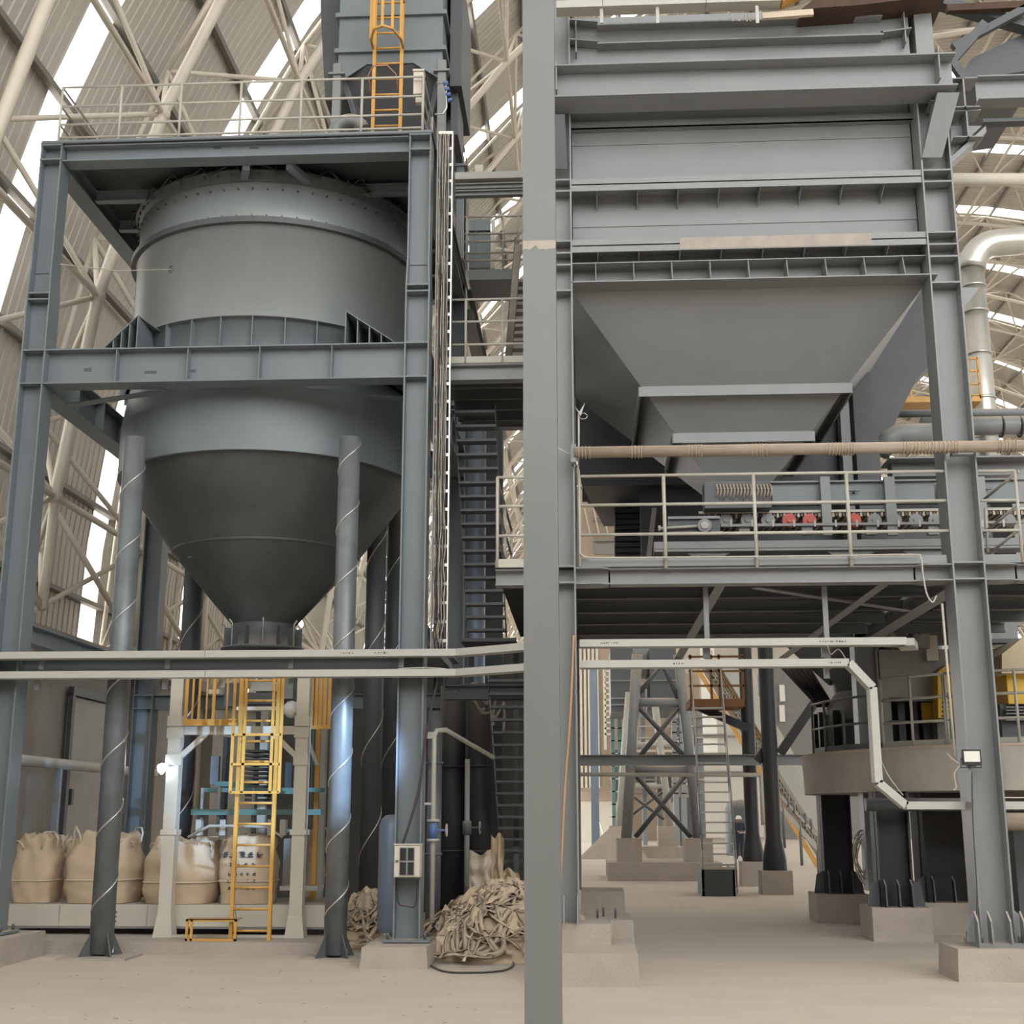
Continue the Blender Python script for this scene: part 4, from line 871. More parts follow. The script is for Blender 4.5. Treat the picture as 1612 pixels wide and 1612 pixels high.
# railings on platform rim: near part in view
def rim(a0, a1, n, lab, h=(1.0,.68,.33), post_m=RAILP, rr=.02):
    pts = [(CX+(CR-.08)*math.cos(math.radians(a0+(a1-a0)*k/n)), CY+(CR-.08)*math.sin(math.radians(a0+(a1-a0)*k/n)), zt2) for k in range(n+1)]
    return guardrail('guardrail', lab, pts, h, [1]*n, rr, mt=post_m, toe=.1, cat='railing')
rim(184, 212, 3, 'dark far part of the round platform guardrail, at its left', h=(.8,.4), post_m=RAILD)
rim(216, 232, 2, 'cream guardrail on the round platform rim left of the right column', h=(1.02,.7,.36))
rim(232.5, 262, 4, 'cream guardrail on the round platform rim behind and right of the right column', h=(1.02,.7,.36))
rim_d = MB().lathe(CX, CY, [(CR+.015, zt2-.03), (CR+.04, zt2), (CR-.06, zt2+.02)], 96).build('rim_dust', TAN, pf)
# floodlight on right column
q = PY(1530, 1192, G-.08)
fl = thing('floodlight', 'black framed LED floodlight on the right column', 'lamp', q)
MB().box((q.x-.10, q.y-.0, q.z-.085), (q.x+.10, q.y+.04, q.z+.085)).build('housing', BLACK, fl); MB().box((q.x-.085, q.y-.006, q.z-.05), (q.x+.085, q.y-.001, q.z+.065)).build('lens', LENS, fl)
MB().path([(q.x-.11, q.y+.03, q.z), (q.x-.11, q.y+.06, q.z-.11), (q.x+.11, q.y+.06, q.z-.11), (q.x+.11, q.y+.03, q.z)], .008, 5).build('bracket', DARK, fl)
MB().box((q.x-.05, q.y+.03, q.z-.1), (q.x+.05, q.y+.085, q.z-.02)).build('arm', DARK, fl)
wire('grey wires bunched under the floodlight', [PY(1490, 1186, G-.02), PY(1500, 1196, G-.06), PY(1510, 1204, G-.03), PY(1502, 1218, G-.04), PY(1505, 1240, G-.03), PY(1500, 1244, G-.03)], .01, CABLE, 'wire')
wire('thin cable running down the right column face', [PY(1530, 1215, G-.01), PY(1532, 1300, G-.01), PY(1538, 1400, G-.01), PY(1536, 1460, G-.01)], .006, CABLED)
tag(MB().tube(PY(1483, 950, G-.03), PY(1503, 1190, G-.03), .014, 8).build('conduit', RAILP), 'straight pale conduit up the left flange of the right column', 'conduit')
# ------------------------------------------------------------------ silver duct at right and yellow platform
YD = 24.0
dt = thing('silver_duct', 'shiny galvanised round duct with an elbow behind the right column', 'duct', PY(1560, 760, YD))
pa, pb = PY(1530, 440, YD), PY(1560, 760, YD); dr = .225; X = (pa.x+pb.x)/2
ze = zz(425, YD, 1530)
MB().tube((X, YD, pb.z-1.5), (X, YD, ze), dr, 28).build('pipe', GALV, dt)
ze = zz(425, YD, 1530)
el = [(X+.55-.55*math.cos(t_), YD, ze+.55*math.sin(t_)) for t_ in [i*math.pi/2/7 for i in range(8)]]+[(X+3.5, YD-.2, ze+.65)]
MB().path(el, dr*1.18, 24).build('elbow', GALV, dt)
for py in (452, 492, 558, 629, 690): zq = zz(py, YD, 1540); MB().tube((X, YD, zq-.02), (X, YD, zq+.02), dr+.02, 28).build('joint_ring', GALV, dt)
t = thing('yellow_platform', 'yellow railed service platform beside the silver duct', 'platform', PY(1535, 643, 23.2))
for px in (1527, 1543): MB().box((xx(px,610,23.2)-.02, 23.2, zz(640,23.2)), (xx(px,610,23.2)+.02, 23.24, zz(576,23.2))).build('post', YELLOW, t)
for py in (577, 596, 616, 634): MB().box((xx(1520,610,23.2), 23.2, zz(py+2,23.2)), (xx(1543,610,23.2), 23.24, zz(py-1,23.2))).build('rail', YELLOW, t)
for k in range(3): MB().bar(PY(1526, 596+k*19, 23.22), PY(1543, 580+k*19, 23.22), .015, .015).build('brace', YELLOW, t)
MB().box((xx(1405,640,23.2), 23.2, zz(644,23.2)), (xx(1546,640,23.2), 24.0, zz(635,23.2))).build('deck', YELLOW, t)
for px in (1418, 1450): MB().box((xx(px,610,23.2)-.02, 23.9, zz(640,23.2)), (xx(px,610,23.2)+.02, 23.94, zz(600,23.2))).build('post', YELLOW, t)
t = thing('dust_pipe', 'pair of stout horizontal pipes behind the right column, with a bend', 'pipe', PY(1440, 680, 21))
MB().tube(PY(1450, 672, 21.5), (8.5, 21.5, zz(672,21.5,1450)), .16, 18).build('pipe', GREY, t)
MB().path([PY(1470, 683, 20.5), PY(1415, 683, 20.5), PY(1402, 690, 20.5), PY(1385, 712, 20.5)], .17, 16).build('elbow', GREY, t)
MB().tube(PY(1390, 652, 22.5), (9, 22.5, zz(652,22.5,1400)), .07, 12).build('thin_pipe', GREY, t)
for px in (1576, 1605): MB().path([PY(px,672,21.5)+Vector((0, math.cos(a)*.17, math.sin(a)*.17)) for a in [i*math.pi/6 for i in range(12)]], .02, 5, closed=True).build('clamp', CABLED, t)
hv = thing('side_box_beam', 'grey stepped beam casing behind the deck, right of the hopper', 'casing', PY(1440, 745, 20))
rect2(1400, 716, 1640, 722, 19.8, .6, GREY, 'flange', hv); rect2(1405, 722, 1640, 750, 20.1, .3, GREY, 'web', hv)
o = MB().prism([PY(1590,750,18.8), PY(1640,720,18.8), PY(1640,900,18.8), PY(1602,900,18.8)], (0,1,0)).build('end_casing', GREY); tag(o, 'grey end casing of the feeder at the right edge', 'casing')
# roof tie pipe high up on the right
t = thing('high_pipe', 'pale insulated pipe crossing high at the right edge', 'pipe', PY(1500, 282, 26)); MB().tube(PY(1480, 283, 26), PY(1700, 283, 26), .14, 18).build('pipe', CREAM, t)
# dark gallery top right
t = thing('conveyor_gallery', 'dark inclined conveyor gallery over the right column top', 'conveyor', PY(1550, 100, 16))
MB().prism([PY(1505, 128, 16.5), PY(1530, 92, 16.5), PY(1640, 40, 16.5), PY(1640, 108, 16.5)], (0,2.2,0)).build('side_plate', DARK, t)
MB().bar(PY(1480, 5, 16.4), PY(1640, 50, 16.4), .2, .12).build('beam', DARK, t); MB().bar(PY(1495, 100, 16.2), PY(1550, 38, 16.2), .12, .12).build('strut', DARK, t); MB().bar(PY(1490, 15, 16.2), PY(1640, 8, 16.2), .1, .1).build('beam', RUSTD, t)
MB().bar(PY(1500, 75, 16.2), PY(1640, 0, 16.2), .1, .1).build('strut', DARK, t); MB().bar(PY(1495, 92, 16.1), PY(1520, 128, 16.1), .1, .1).build('strut', DARK, t)
t = thing('side_girder', 'grey plate girder going right from the right column top', 'beam', PY(1540, 160, 15.8))
MB().hbeam(PY(1536, 145, 15.8), PY(1536, 145, 15.8)+Vector((2.5, 0, 0)), .25, .34).build('girder', GREY, t); MB().bar(PY(1545, 194, 16), PY(1545, 194, 16)+Vector((2.5, 0, 0)), .15, .05).build('lower_angle', DARK, t)
# rusty belly and pale tray on very top
t = thing('rusty_chute', 'rusty brown plate underside above the top girder', 'plate', PY(1380, 25, 14.8)); MB().prism([PY(1262, 14, 14.6), PY(1310, -25, 14.6), PY(1500, -32, 14.6), PY(1490, -8, 14.6), PY(1350, 8, 14.6)], (0,1.2,0)).build('plate', RUSTD, t)
tr = thing('cable_tray', 'pale cable tray above the top girder at the upper edge of the frame', 'cable tray', PY(880, 14, 14.6))
for (a, b) in ((876, 948), (949, 1110), (1111, 1228)):
    MB().bar(PY(a, 14-(a-876)*.033, 14.55), PY(b, 14-(b-876)*.033, 14.55), .2, .1).build('tray_section', PALE, tr)
MB().bar(PY(1228, 4, 14.55), PY(1262, -14, 14.55), .2, .1).build('tray_section', YELLOW, tr)
MB().bar(PY(1200, 26, 14.6), PY(1280, 20, 14.6), .05, .08).build('bracket_plate', TAN, tr)
for px in (947, 1035, 1192): q = PY(px, 20, 14.5); MB().box((q.x-.02, q.y, q.z-.14), (q.x+.02, q.y+.02, q.z+.1)).build('hanger', PALE, tr)
for px, l_ in ((1150, 'leftmost'), (1160, 'second'), (1172, 'third'), (1178, 'rightmost')): q = PY(px, 18, 14.6); wire(l_+' of four thin wires dangling from the upper tray onto the top girder', [q, q+Vector((-.01,-.02,-.08)), q+Vector((.02,-.03,-.16)), q+Vector((.03,-.02,-.10))], .005, CABLE, 'wire', 'loose_cable', 'dangling wires on the upper tray')
# ------------------------------------------------------------------ background through the lower gap
def legs_trestle(label, Y, quads, rails, m=GREY, name='trestle_tower', r=.15):
    t = thing(name, label, 'trestle', PY(quads[0][2], quads[0][3], Y))
    for (x0, y0, x1, y1) in quads: MB().tube(PY(x1, y1, Y), PY(x0, y0, Y), r, 14).build('leg', m, t)
    for (x0, y0, x1, y1, rr) in rails: MB().tube(PY(x0, y0, Y+.05), PY(x1, y1, Y+.05), rr, 8).build('brace', DARK if abs(y0-y1) > 6 else m, t)
    return t
legs_trestle('leaning pipe trestle tower with crossed braces, nearest one in the lower gap', PZ(1040,1387).y+.9, [(1003, 1030, 986, 1320), (1068, 1030, 1100, 1320)],
   [(1003, 1106, 1072, 1106, .12), (1000, 1212, 1082, 1212, .12), (1000, 1318, 1078, 1222, .07), (1088, 1318, 1002, 1222, .07), (1000, 1200, 1070, 1112, .07), (1086, 1200, 1004, 1112, .07), (1003,1095,1040,1050,.07), (1068,1100,1040,1040,.07)])
legs_trestle('paler trestle legs standing behind the nearest trestle tower', PZ(1000,1351).y+.9, [(990, 1090, 974, 1300), (1030, 1100, 1055, 1300)], [(988, 1172, 1060, 1172, .1), (980, 1238, 1050, 1238, .1), (985, 1290, 1045, 1245, .06), (1045, 1290, 985, 1245, .06)], PALE)
def pl(px0, px1, py0, py1, d, label):   # plinth from front rectangle px
    a = PZ(px0, py1); b = PZ(px1, py1); h = PY((px0+px1)/2, py0, a.y).z
    o = MB().box((a.x, a.y, 0), (b.x, a.y+d, h)).build('concrete_plinth', CONC); tag(o, label, 'concrete block')
pl(957, 1137, 1358, 1387, 3.5, 'long low concrete footing under the trestle tower')
def blk(px0, px1, py0, py1, Y, d, label, m=CONC, name='concrete_block', cat='concrete block', z0=None):
    a, b = PY(px0, py1, Y), PY(px1, py0, Y); o = MB().box((a.x, Y, max(0, a.z) if z0 is None else z0), (b.x, Y+d, b.z)).build(name, m); return tag(o, label, cat)
Yf = PZ(1040, 1387).y
blk(972, 1010, 1320, 1360, Yf+.3, 1.2, 'concrete pier under the left leg of the trestle tower', z0=PY(1000,1358,Yf+.3).z)
blk(1080, 1122, 1320, 1360, Yf+.3, 1.2, 'concrete pier under the right leg of the trestle tower', z0=PY(1000,1358,Yf+.3).z)
pl(948, 1076, 1333, 1351, 3, 'farther concrete footing behind the trestle tower')
Yg = PZ(1000, 1351).y
blk(960, 986, 1300, 1335, Yg+.3, 1.2, 'pale concrete pier on the farther footing, left one', z0=PY(1000,1333,Yg+.3).z); blk(1037, 1066, 1301, 1335, Yg+.3, 1.2, 'pale concrete pier on the farther footing, right one', z0=PY(1000,1333,Yg+.3).z)
# black round columns
for (px, pt, pb_, w, lab) in ((1186, 1030, 1356, 21, 'black round column left of the paired black columns'), (1220, 1030, 1370, 24, 'black round column right, in front of its pair')):
    Yc = 30.5 if px == 1220 else 34
    q = PY(px, pb_, Yc); r = w/2/F*Yc; t = thing('black_column', lab, 'column', (q.x, Yc, 0))
    MB().lathe(q.x, Yc, [(r*1.55, q.z), (r*1.5, q.z+.25), (r, q.z+.7), (r, zz(980, Yc, px)+2)], 20).build('shaft', BLACK, t); MB().box((q.x-r*1.9, Yc-r*1.9, 0), (q.x+r*1.9, Yc+r*1.9, q.z)).build('plinth', CONC, t)
t = thing('tie_beam', 'grey horizontal tie beam and thin pipe across the lower gap', 'beam', PY(920, 1197, 33)); a, b = PY(908, 1197, 33), PY(1290, 1197, 33)
b.z = a.z; MB().hbeam(a, b, .25, .26).build('beam', GREY, t); a, b = PY(908, 1219, 33), PY(1198, 1220, 33); MB().tube(a, b, .05, 8).build('pipe', RAILP, t)
MB().tube(b, b+Vector((0,0,-1.2)), .05, 8).build('pipe', RAILP, t)
for (a, b) in (((1192,1198),(1212,1170)),((1228,1186),(1286,1100)),((1100,1113),(1180,1148))): tag(MB().bar(PY(*a,33.9 if a[0] == 1100 else 30.6), PY(*b,33.9 if a[0] == 1100 else 30.6), .2, .2).build('knee_brace', BLACK), {1192:'short dark knee brace between the two black round columns',1228:'dark knee brace rising right of the black columns',1100:'dark knee brace under the rusty stair landing'}[a[0]], 'brace')
# stair in the lower gap
A = PY(1108, 1405, 29.6); B = PY(1090, 1108, 32.6)
stair('tall dusty metal stair with open treads in the middle of the lower gap', A, B, Vector((.72,0,0)), 19, GREY, PALE, rails=(.9,), tread_d=.22, tt=.035)
t = thing('stair_bin', 'dark box shaped stair foot with open top', 'box', PY(1130, 1410, 29.2)); a, b = PZ(1106, 1411), PZ(1158, 1411)
MB().box((a.x, a.y, 0), (b.x, a.y+.05, .6)).box((a.x, a.y, 0), (a.x+.05, a.y+1.2, .6)).box((b.x-.05, a.y, 0), (b.x, a.y+1.2, .6)).build('panel', DARK, t); MB().box((a.x, a.y-.02, .56), (b.x, a.y+.02, .61)).build('rim', RAILP, t)
t = thing('rusty_landing', 'rusty orange stair landing with railing under the tray', 'platform', PY(1130, 1108, 32.6)); a, b = PY(1086, 1112, 32.6), PY(1172, 1100, 32.6)
MB().box((a.x, 32.6, a.z), (b.x, 34, b.z)).build('deck', RUST, t)
for px in (1088, 1120, 1133, 1170): MB().box((xx(px,1080,32.6)-.03, 32.6, b.z), (xx(px,1080,32.6)+.03, 32.66, b.z+1.1)).build('post', RUST, t)
for k in (0, 1, 2): MB().box((a.x, 32.6, b.z+.3+k*.36), (b.x, 32.65, b.z+.35+k*.36)).build('rail', RUST, t)
# sloping yellow stair and conveyor beyond
t = thing('inclined_conveyor', 'pale inclined conveyor gallery sloping down right beyond the black columns', 'conveyor', PY(1290, 1330, 46))
for (x0, y0, x1, y1, w, m_) in ((1140, 1040, 1310, 1320, .6, PALE), (1120, 1040, 1300, 1335, .22, YELLOW), (1096, 1050, 1290, 1368, .16, YELLOW), (1108, 1046, 1296, 1352, .3, BROWN)):
    MB().bar(PY(x0, y0, 46), PY(x1, y1, 46), 1.2 if w > .3 else .1, w).build('stringer', m_, t)
for k in range(40): f_ = k/40; a = PY(1112+f_*180, 1050+f_*295, 45.8); MB().box((a.x-.02, 45.8, a.z), (a.x+.95, 46, a.z+.05)).build('step', PALE, t); MB().box((a.x, 45.8, a.z), (a.x+.04, 45.85, a.z+.9)).build('post', RAILP, t)
MB().bar(PY(1112, 1022, 45.8), PY(1292, 1318, 45.8), .04, .05).build('handrail', YELLOW, t)
t = thing('inclined_conveyor', 'pale ribbed chute sloping down behind the dark pillars at the right of the gap', 'conveyor', PY(1300, 1300, 38))
MB().bar(PY(1228, 1198, 38), PY(1305, 1320, 38), .6, .45).build('trough', PALE, t); MB().bar(PY(1226, 1250, 36), PY(1300, 1330, 36), .06, .06).build('rail', RAILP, t); MB().bar(PY(1230, 1272, 36), PY(1300, 1350, 36), .06, .12).build('stringer', RAILP, t)
for k in range(8): a = PY(1232+k*9, 1262+k*9, 36); MB().tube(a, a+Vector((0,0,-1.2 if k%3==0 else .3)), .04, 6).build('post', RAILD, t)
# far buildings / plant
t = thing('far_silo_house', 'beige ribbed plant building far behind at the left of the lower gap', 'building', PY(940, 1300, 80))
WARM = mat('beige_cladding', (.42,.34,.26), .7, 0, .06, .3)
rect2(905, 1020, 948, 1240, 80, 12, WARM, 'wall', t); rect2(931, 1050, 940, 1300, 60, .8, BLUEM, 'column', t); rect2(905, 1262, 985, 1300, 90, .5, CREAM, 'yard_wall', t)
for k in range(12): rect2(952, 1055+k*9, 964, 1058+k*9, 79, .3, CREAM, 'ladder_rung', t)
for x in (951, 964): rect2(x, 1050, x+2, 1180, 79, .3, CREAM, 'ladder_stile', t)
for k in range(6): rect2(908+k*6.5, 1020, 909+k*6.5, 1240, 79.8, .2, CREAM, 'rib', t)
t = thing('bulk_hopper', 'dark far hopper boxes hanging behind the trestle tower', 'hopper', PY(1010, 1120, 62)); rect2(962, 1020, 996, 1120, 64, 5, DARK, 'casing', t); rect2(1024, 1020, 1064, 1118, 64, 5, DARK, 'casing', t); rect2(996, 1020, 1024, 1060, 66, 3, GREY, 'casing', t)
for k, y in enumerate((1070, 1098, 1108)): rect2(962, y, 1064, y+2, 63.6, .2, GREY, 'band', t)
t = thing('far_lattice_tower', 'greenish lattice service tower far behind the trestle', 'tower', PY(970, 1300, 70))
for x in (964, 975, 1062, 1074): rect2(x, 1120, x+3, 1300, 70, .5, TEAL if x < 1000 else GREY, 'post', t)
for k in range(9): rect2(960, 1125+k*20, 985, 1127+k*20, 70, .3, RAILP, 'rail', t); rect2(1058, 1120+k*16, 1080, 1122+k*16, 70, .3, GREY, 'rail', t)
for x in (990, 1012, 1036, 1090, 1102): rect2(x, 1100, x+2.5, 1300, 74, .4, GREY, 'post', t)
for y in (1128, 1142, 1160, 1196, 1226, 1248): rect2(985, y, 1108, y+2.5, 73.6, .3, RAILP if y % 3 else GREY, 'rail', t)
rect2(966, 1180, 984, 1262, 72, 3, DARK, 'cabin', t); rect2(1040, 1200, 1056, 1240, 72, 3, DARK, 'cabin', t); rect2(1064, 1262, 1100, 1300, 72, 3, DARK, 'cabin', t)
t = thing('far_building', 'pale plant building with dark openings far behind, middle of the lower gap', 'building', PY(1100, 1300, 95)); rect2(985, 1060, 1100, 1300, 95, 10, WARM, 'wall', t)
for (a, b, c, d) in ((1000,1080,1025,1120),(1062,1130,1080,1170),(1076,1188,1095,1230),(1060,1255,1088,1298),(1005,1200,1030,1240)): rect2(a, b, c, d, 94.7, .3, DARK, 'opening', t)
for y in (1165, 1180, 1232): rect2(985, y, 1100, y+4, 94, .6, CREAM, 'ledge', t)
t = thing('far_building', 'grey far plant hall with bright narrow windows right of the black columns', 'building', PY(1240, 1300, 100)); rect2(1230, 1040, 1420, 1300, 100, 10, mat('far_wall', (.22,.215,.21), .8), 'wall', t)
for (x, y) in ((1228, 1078), (1228, 1110)): rect2(x, y, x+7, y+26, 99.6, .2, WHITE, 'window', t)
t = thing('far_tank', 'dark round tank entrance behind the standing person', 'tank', PY(1172, 1345, 58)); q = PY(1176, 1330, 58); MB().lathe(q.x, 59.5, [(.75, 0), (.75, 1.9), (.6, 2.3), (0, 2.4)], 24).build('shell', DARK, t)
t = thing('blue_drum', 'blue barrel far behind between the ladder and black column', 'drum', PY(1168, 1275, 64)); rect2(1158, 1262, 1172, 1295, 64, .8, BLUE, 'body', t); rect2(1157, 1260, 1173, 1263, 63.9, 1, BLUE, 'rim', t)
# heaps and odd boards far
o = MB().hexa([(-1+.6,54,0),(2.4,54,0),(2.0,58,0),(.2,58,0)], [(.9,55,1.2),(1.7,55,1.3),(1.6,56,1.3),(1,56,1.2)]).build('rubble_heap', CONC); tag(o, 'pale dust heap behind the trestle', 'heap')
o = MB().bar(PZ(955, 1330)+Vector((0,0,0)), PY(943, 1288, PZ(955,1330).y+.8), .35, .1, up=(1,0,0)).build('leaning_plank', CREAM); tag(o, 'pale planks leaning against the far footing', 'plank')
# person
def person(loc, H, label):
    t = thing('person', label, 'person', loc); x, y, z = loc; s = H/1.72
    J = dict(pel=(0,0,.93), ch=(0,.02,1.22), nk=(0,.02,1.43), sl=(-.19,.02,1.38), sr=(.19,.02,1.38), el=(-.27,-.05,1.12), er=(.27,-.05,1.12), wl=(-.08,-.25,1.08), wr=(.10,-.25,1.08),
             hl=(-.10,0,.88), hr=(.10,0,.88), kl=(-.12,-.02,.48), kr=(.12,-.02,.48), al=(-.13,0,.09), ar=(.13,0,.09), tl=(-.15,-.15,.045), tr=(.15,-.15,.045))
    R_ = dict(pel=.18, ch=.20, nk=.075, sl=.075, sr=.075, el=.075, er=.075, wl=.05, wr=.05, hl=.13, hr=.13, kl=.10, kr=.10, al=.08, ar=.08, tl=.045, tr=.045)
    E_ = [('pel','ch'),('ch','nk'),('ch','sl'),('ch','sr'),('sl','el'),('el','wl'),('sr','er'),('er','wr'),('pel','hl'),('pel','hr'),('hl','kl'),('hr','kr'),('kl','al'),('kr','ar'),('al','tl'),('ar','tr')]
    def skinned(name, J, R_, E_, m, sub=1):
        ks = list(J); me = bpy.data.meshes.new(name); me.from_pydata([tuple(s*c for c in J[k]) for k in ks], [(ks.index(a), ks.index(b)) for a, b in E_], []); me.materials.append(m)
        o = bpy.data.objects.new(name, me); C.objects.link(o); o.parent = t; md = o.modifiers.new('Skin', 'SKIN')
        if not me.skin_vertices: return o
        for i, k in enumerate(ks): me.skin_vertices[0].data[i].radius = (R_[k]*s, R_[k]*s); me.skin_vertices[0].data[i].use_root = (i == 0)
        o.modifiers.new('Sub', 'SUBSURF').levels = sub; o.modifiers['Sub'].render_levels = sub+1; return o
    skinned('clothed_body', J, R_, E_, CLOTH)
    for sg, w in ((-1, J['wl']), (1, J['wr'])):
        HJ = {'w': w, 'p': (w[0]-sg*.03, w[1]-.06, w[2])}; HR = {'w': .028, 'p': .03}; HE = [('w','p')]
        for f_ in range(4): HJ[f'a{f_}'] = (w[0]-sg*.05, w[1]-.10, w[2]+.03-.02*f_); HR[f'a{f_}'] = .010; HJ[f'b{f_}'] = (w[0]-sg*.09, w[1]-.11, w[2]+.03-.02*f_); HR[f'b{f_}'] = .009; HE += [('p', f'a{f_}'), (f'a{f_}', f'b{f_}')]
        HJ['t'] = (w[0]-sg*.03, w[1]-.07, w[2]+.06); HR['t'] = .011; HE.append(('p','t')); skinned('hand', HJ, HR, HE, SKIN, 0)
    hd = MB(); 
    prof = [(.0,-.13),(.05,-.125),(.075,-.08),(.085,-.02),(.095,.04),(.09,.09),(.05,.125),(0,.13)]
    hd.lathe(0, 0, [(r, zz_) for r, zz_ in prof], 16); hd.path([(0,-.085,.02),(0,-.115,-.02),(0,-.09,-.035)], [.01,.016,.01], 6); hd.box((-.03,-.088,-.065),(.03,-.078,-.055))
    for sx in (-1, 1): hd.path([(sx*.085,.0,-.02),(sx*.1,.005,.0),(sx*.088,.0,.03)], .014, 6)
    M = Matrix.Translation((0, -.02*s, 1.57*s)) @ Matrix.Rotation(.25, 4, 'X') @ Matrix.Scale(s, 4)
    def put(mb, name, m_): o = MB().add(mb, Matrix.Translation(loc) @ M).build(name, m_, t); return o
    put(hd, 'head', SKIN); e = MB()
    for sx in (-1, 1): e.path([(sx*.035-.012,-.092,.015),(sx*.035,-.096,.015),(sx*.035+.012,-.092,.015)], .008, 6)
    put(e, 'eyes', BLACK); put(MB().lathe(0, .005, [(.135,.045),(.115,.05),(.112,.09),(.08,.14),(0,.16)], 20), 'helmet', WHITE); put(MB().lathe(0,.01,[(.094,-.05),(.102,.0),(.102,.05)], 14, a0=math.pi*.1, a1=math.pi*.9), 'hair', BLACK)
    return t
q = PZ(1165, 1353); person((q.x, q.y, 0), 1.70, 'person in dark workwear and white helmet far back, looking down at a pale sheet')
o = MB().hexa([(q.x-.02,q.y-.45,1.0),(q.x+.28,q.y-.42,1.08),(q.x+.30,q.y-.2,1.10),(q.x,q.y-.2,1.02)], [(q.x-.02,q.y-.45,1.01),(q.x+.28,q.y-.42,1.09),(q.x+.30,q.y-.2,1.11),(q.x,q.y-.2,1.03)]).build('paper_sheet', WHITE); tag(o, 'pale sheet held by the person in the helmet', 'paper')
# ------------------------------------------------------------------ centre gap: walkways, stairs
wk = thing('link_walkway', 'grey walkway with railing linking the silo tower and the thick column', 'walkway', PY(715, 590, 16.2))
Yw = 16.4; z1, z0 = zz(571, Yw, 770), zz(598, Yw, 770); xw0, xw1 = XR+CW/2+.16, xx(870, 580, Yw)
MB().box((xw0, Yw, z1-.012), (xw1, Yw+2.4, z1)).build('deck_plate', GREY, wk); MB().box((xw0, Yw-.01, z1), (xw1, Yw, z1+.09)).build('toe_board', RAILP, wk)
MB().hbeam((xw0, Yw+.1, (z0+z1)/2), (xw1, Yw+.1, (z0+z1)/2), .18, z1-z0-.02).build('edge_beam', GREY, wk); MB().hbeam((xw0, Yw+2.3, (z0+z1)/2), (xw1, Yw+2.3, (z0+z1)/2), .18, z1-z0-.02).build('edge_beam', GREY, wk)
for k in range(4): y = Yw+.4+k*.5; MB().box((xw0, y, z0+.03), (xw1, y+.06, z1-.012)).build('joist', DARK, wk)
for py in (471, 506, 542): MB().tube((xw0-.05, Yw, zz(py, Yw, 770)), (xw1, Yw, zz(py, Yw, 770)), .018, 8).build('rail', RAILP, wk)
for px in (733, 791): x = xx(px, 520, Yw); MB().tube((x, Yw, z1), (x, Yw, zz(471, Yw, 770)), .018, 8).build('post', RAILP, wk)
# upper walkway and tray bridge
ub = thing('tray_bridge', 'pale tray bridge with beam crossing high between the towers', 'walkway', PY(720, 290, 17.5)); Yb = 17.6
a, b = PY(716, 282, Yb), PY(900, 269, Yb); MB().box((a.x, Yb, a.z+.0), (b.x, Yb+.4, zz(270, Yb, 770))).build('tray', PALE, ub)
for py in (289, 300): zq = zz(py, Yb, 770); MB().hbeam((a.x, Yb+.1, zq), (b.x, Yb+.1, zq), .1, .09).build('beam', GREY, ub)
q = PY(754, 265, Yb); MB().box((q.x-.06, Yb, q.z-.06), (q.x+.06, Yb+.1, q.z+.06)).build('junction_box', CREAM, ub)
up = thing('upper_platform', 'small platform with grey door panel and rails high between the towers', 'platform', PY(745, 440, 19)); Yp = 19.2
z0 = zz(424, Yp, 770); xw0, xw1 = xx(738, 430, Yp), xx(806, 430, Yp)
MB().box((xw0, Yp, zz(440, Yp, 770)), (xw1, Yp+.9, z0)).build('deck', GREY, up)
for py in (341, 368, 380, 398, 410): MB().tube((xx(731,380,Yp), Yp, zz(py, Yp, 770)), (xx(822,380,Yp), Yp, zz(py, Yp, 770)), .018, 7).build('rail', RAILP, up)
for px in (735, 792, 816): MB().tube((xx(px,380,Yp), Yp, z0), (xx(px,380,Yp), Yp, zz(341, Yp, 770)), .018, 7).build('post', RAILP, up)
rect2(738, 345, 772, 422, Yp+.6, .1, BLUEGREY, 'door_panel', up); rect2(773, 345, 779, 422, Yp+.55, .1, CREAM, 'jamb', up); 
for py in (361,): rect2(738, py, 772, py+2, Yp+.55, .1, GREY, 'band', up)
rect2(748, 345, 750, 422, Yp+.57, .1, GREY, 'mullion', up)
# stairs seen from below
X_ = lambda px, py, Y: xx(px, py, Y)
stair('dark steep stair seen from below, right of the tower cable ladder', (PY(737,1003,18.9)), (PY(716,640,17.1)), Vector((.56,0,0)), 17, DARK, DARK, tread_d=.2, tt=.035, sw=.12)
A_ = PY(791,1385,20.2); B_ = PY(768,1062,17.4); A_ = A_+(A_-B_)*(A_.z/(B_.z-A_.z))
stair('dark lower stair flight beside the thick column, near the strap heap', A_, B_, Vector((.62,0,0)), 22, DARK, DARK, tread_d=.22, tt=.035, sw=.14)
stair('upper stair flight with thin ribbed treads just left of the thick column', (PY(801,566,19.8)), (PY(812,440,18.8)), Vector((.6,0,0)), 11, GREY, PALE, tread_d=.2, tt=.05, sw=.14, rails=(.7,))
o = MB()
for k in range(6): o.tube(PY(797+k*1.5, 560, 18.6), PY(812+k*1.5, 385, 18.2), .02, 6)
tag(o.build('stair_cable_strip', CABLE), 'bundle of tan cables slanting up beside the stair near the thick column', 'cables')
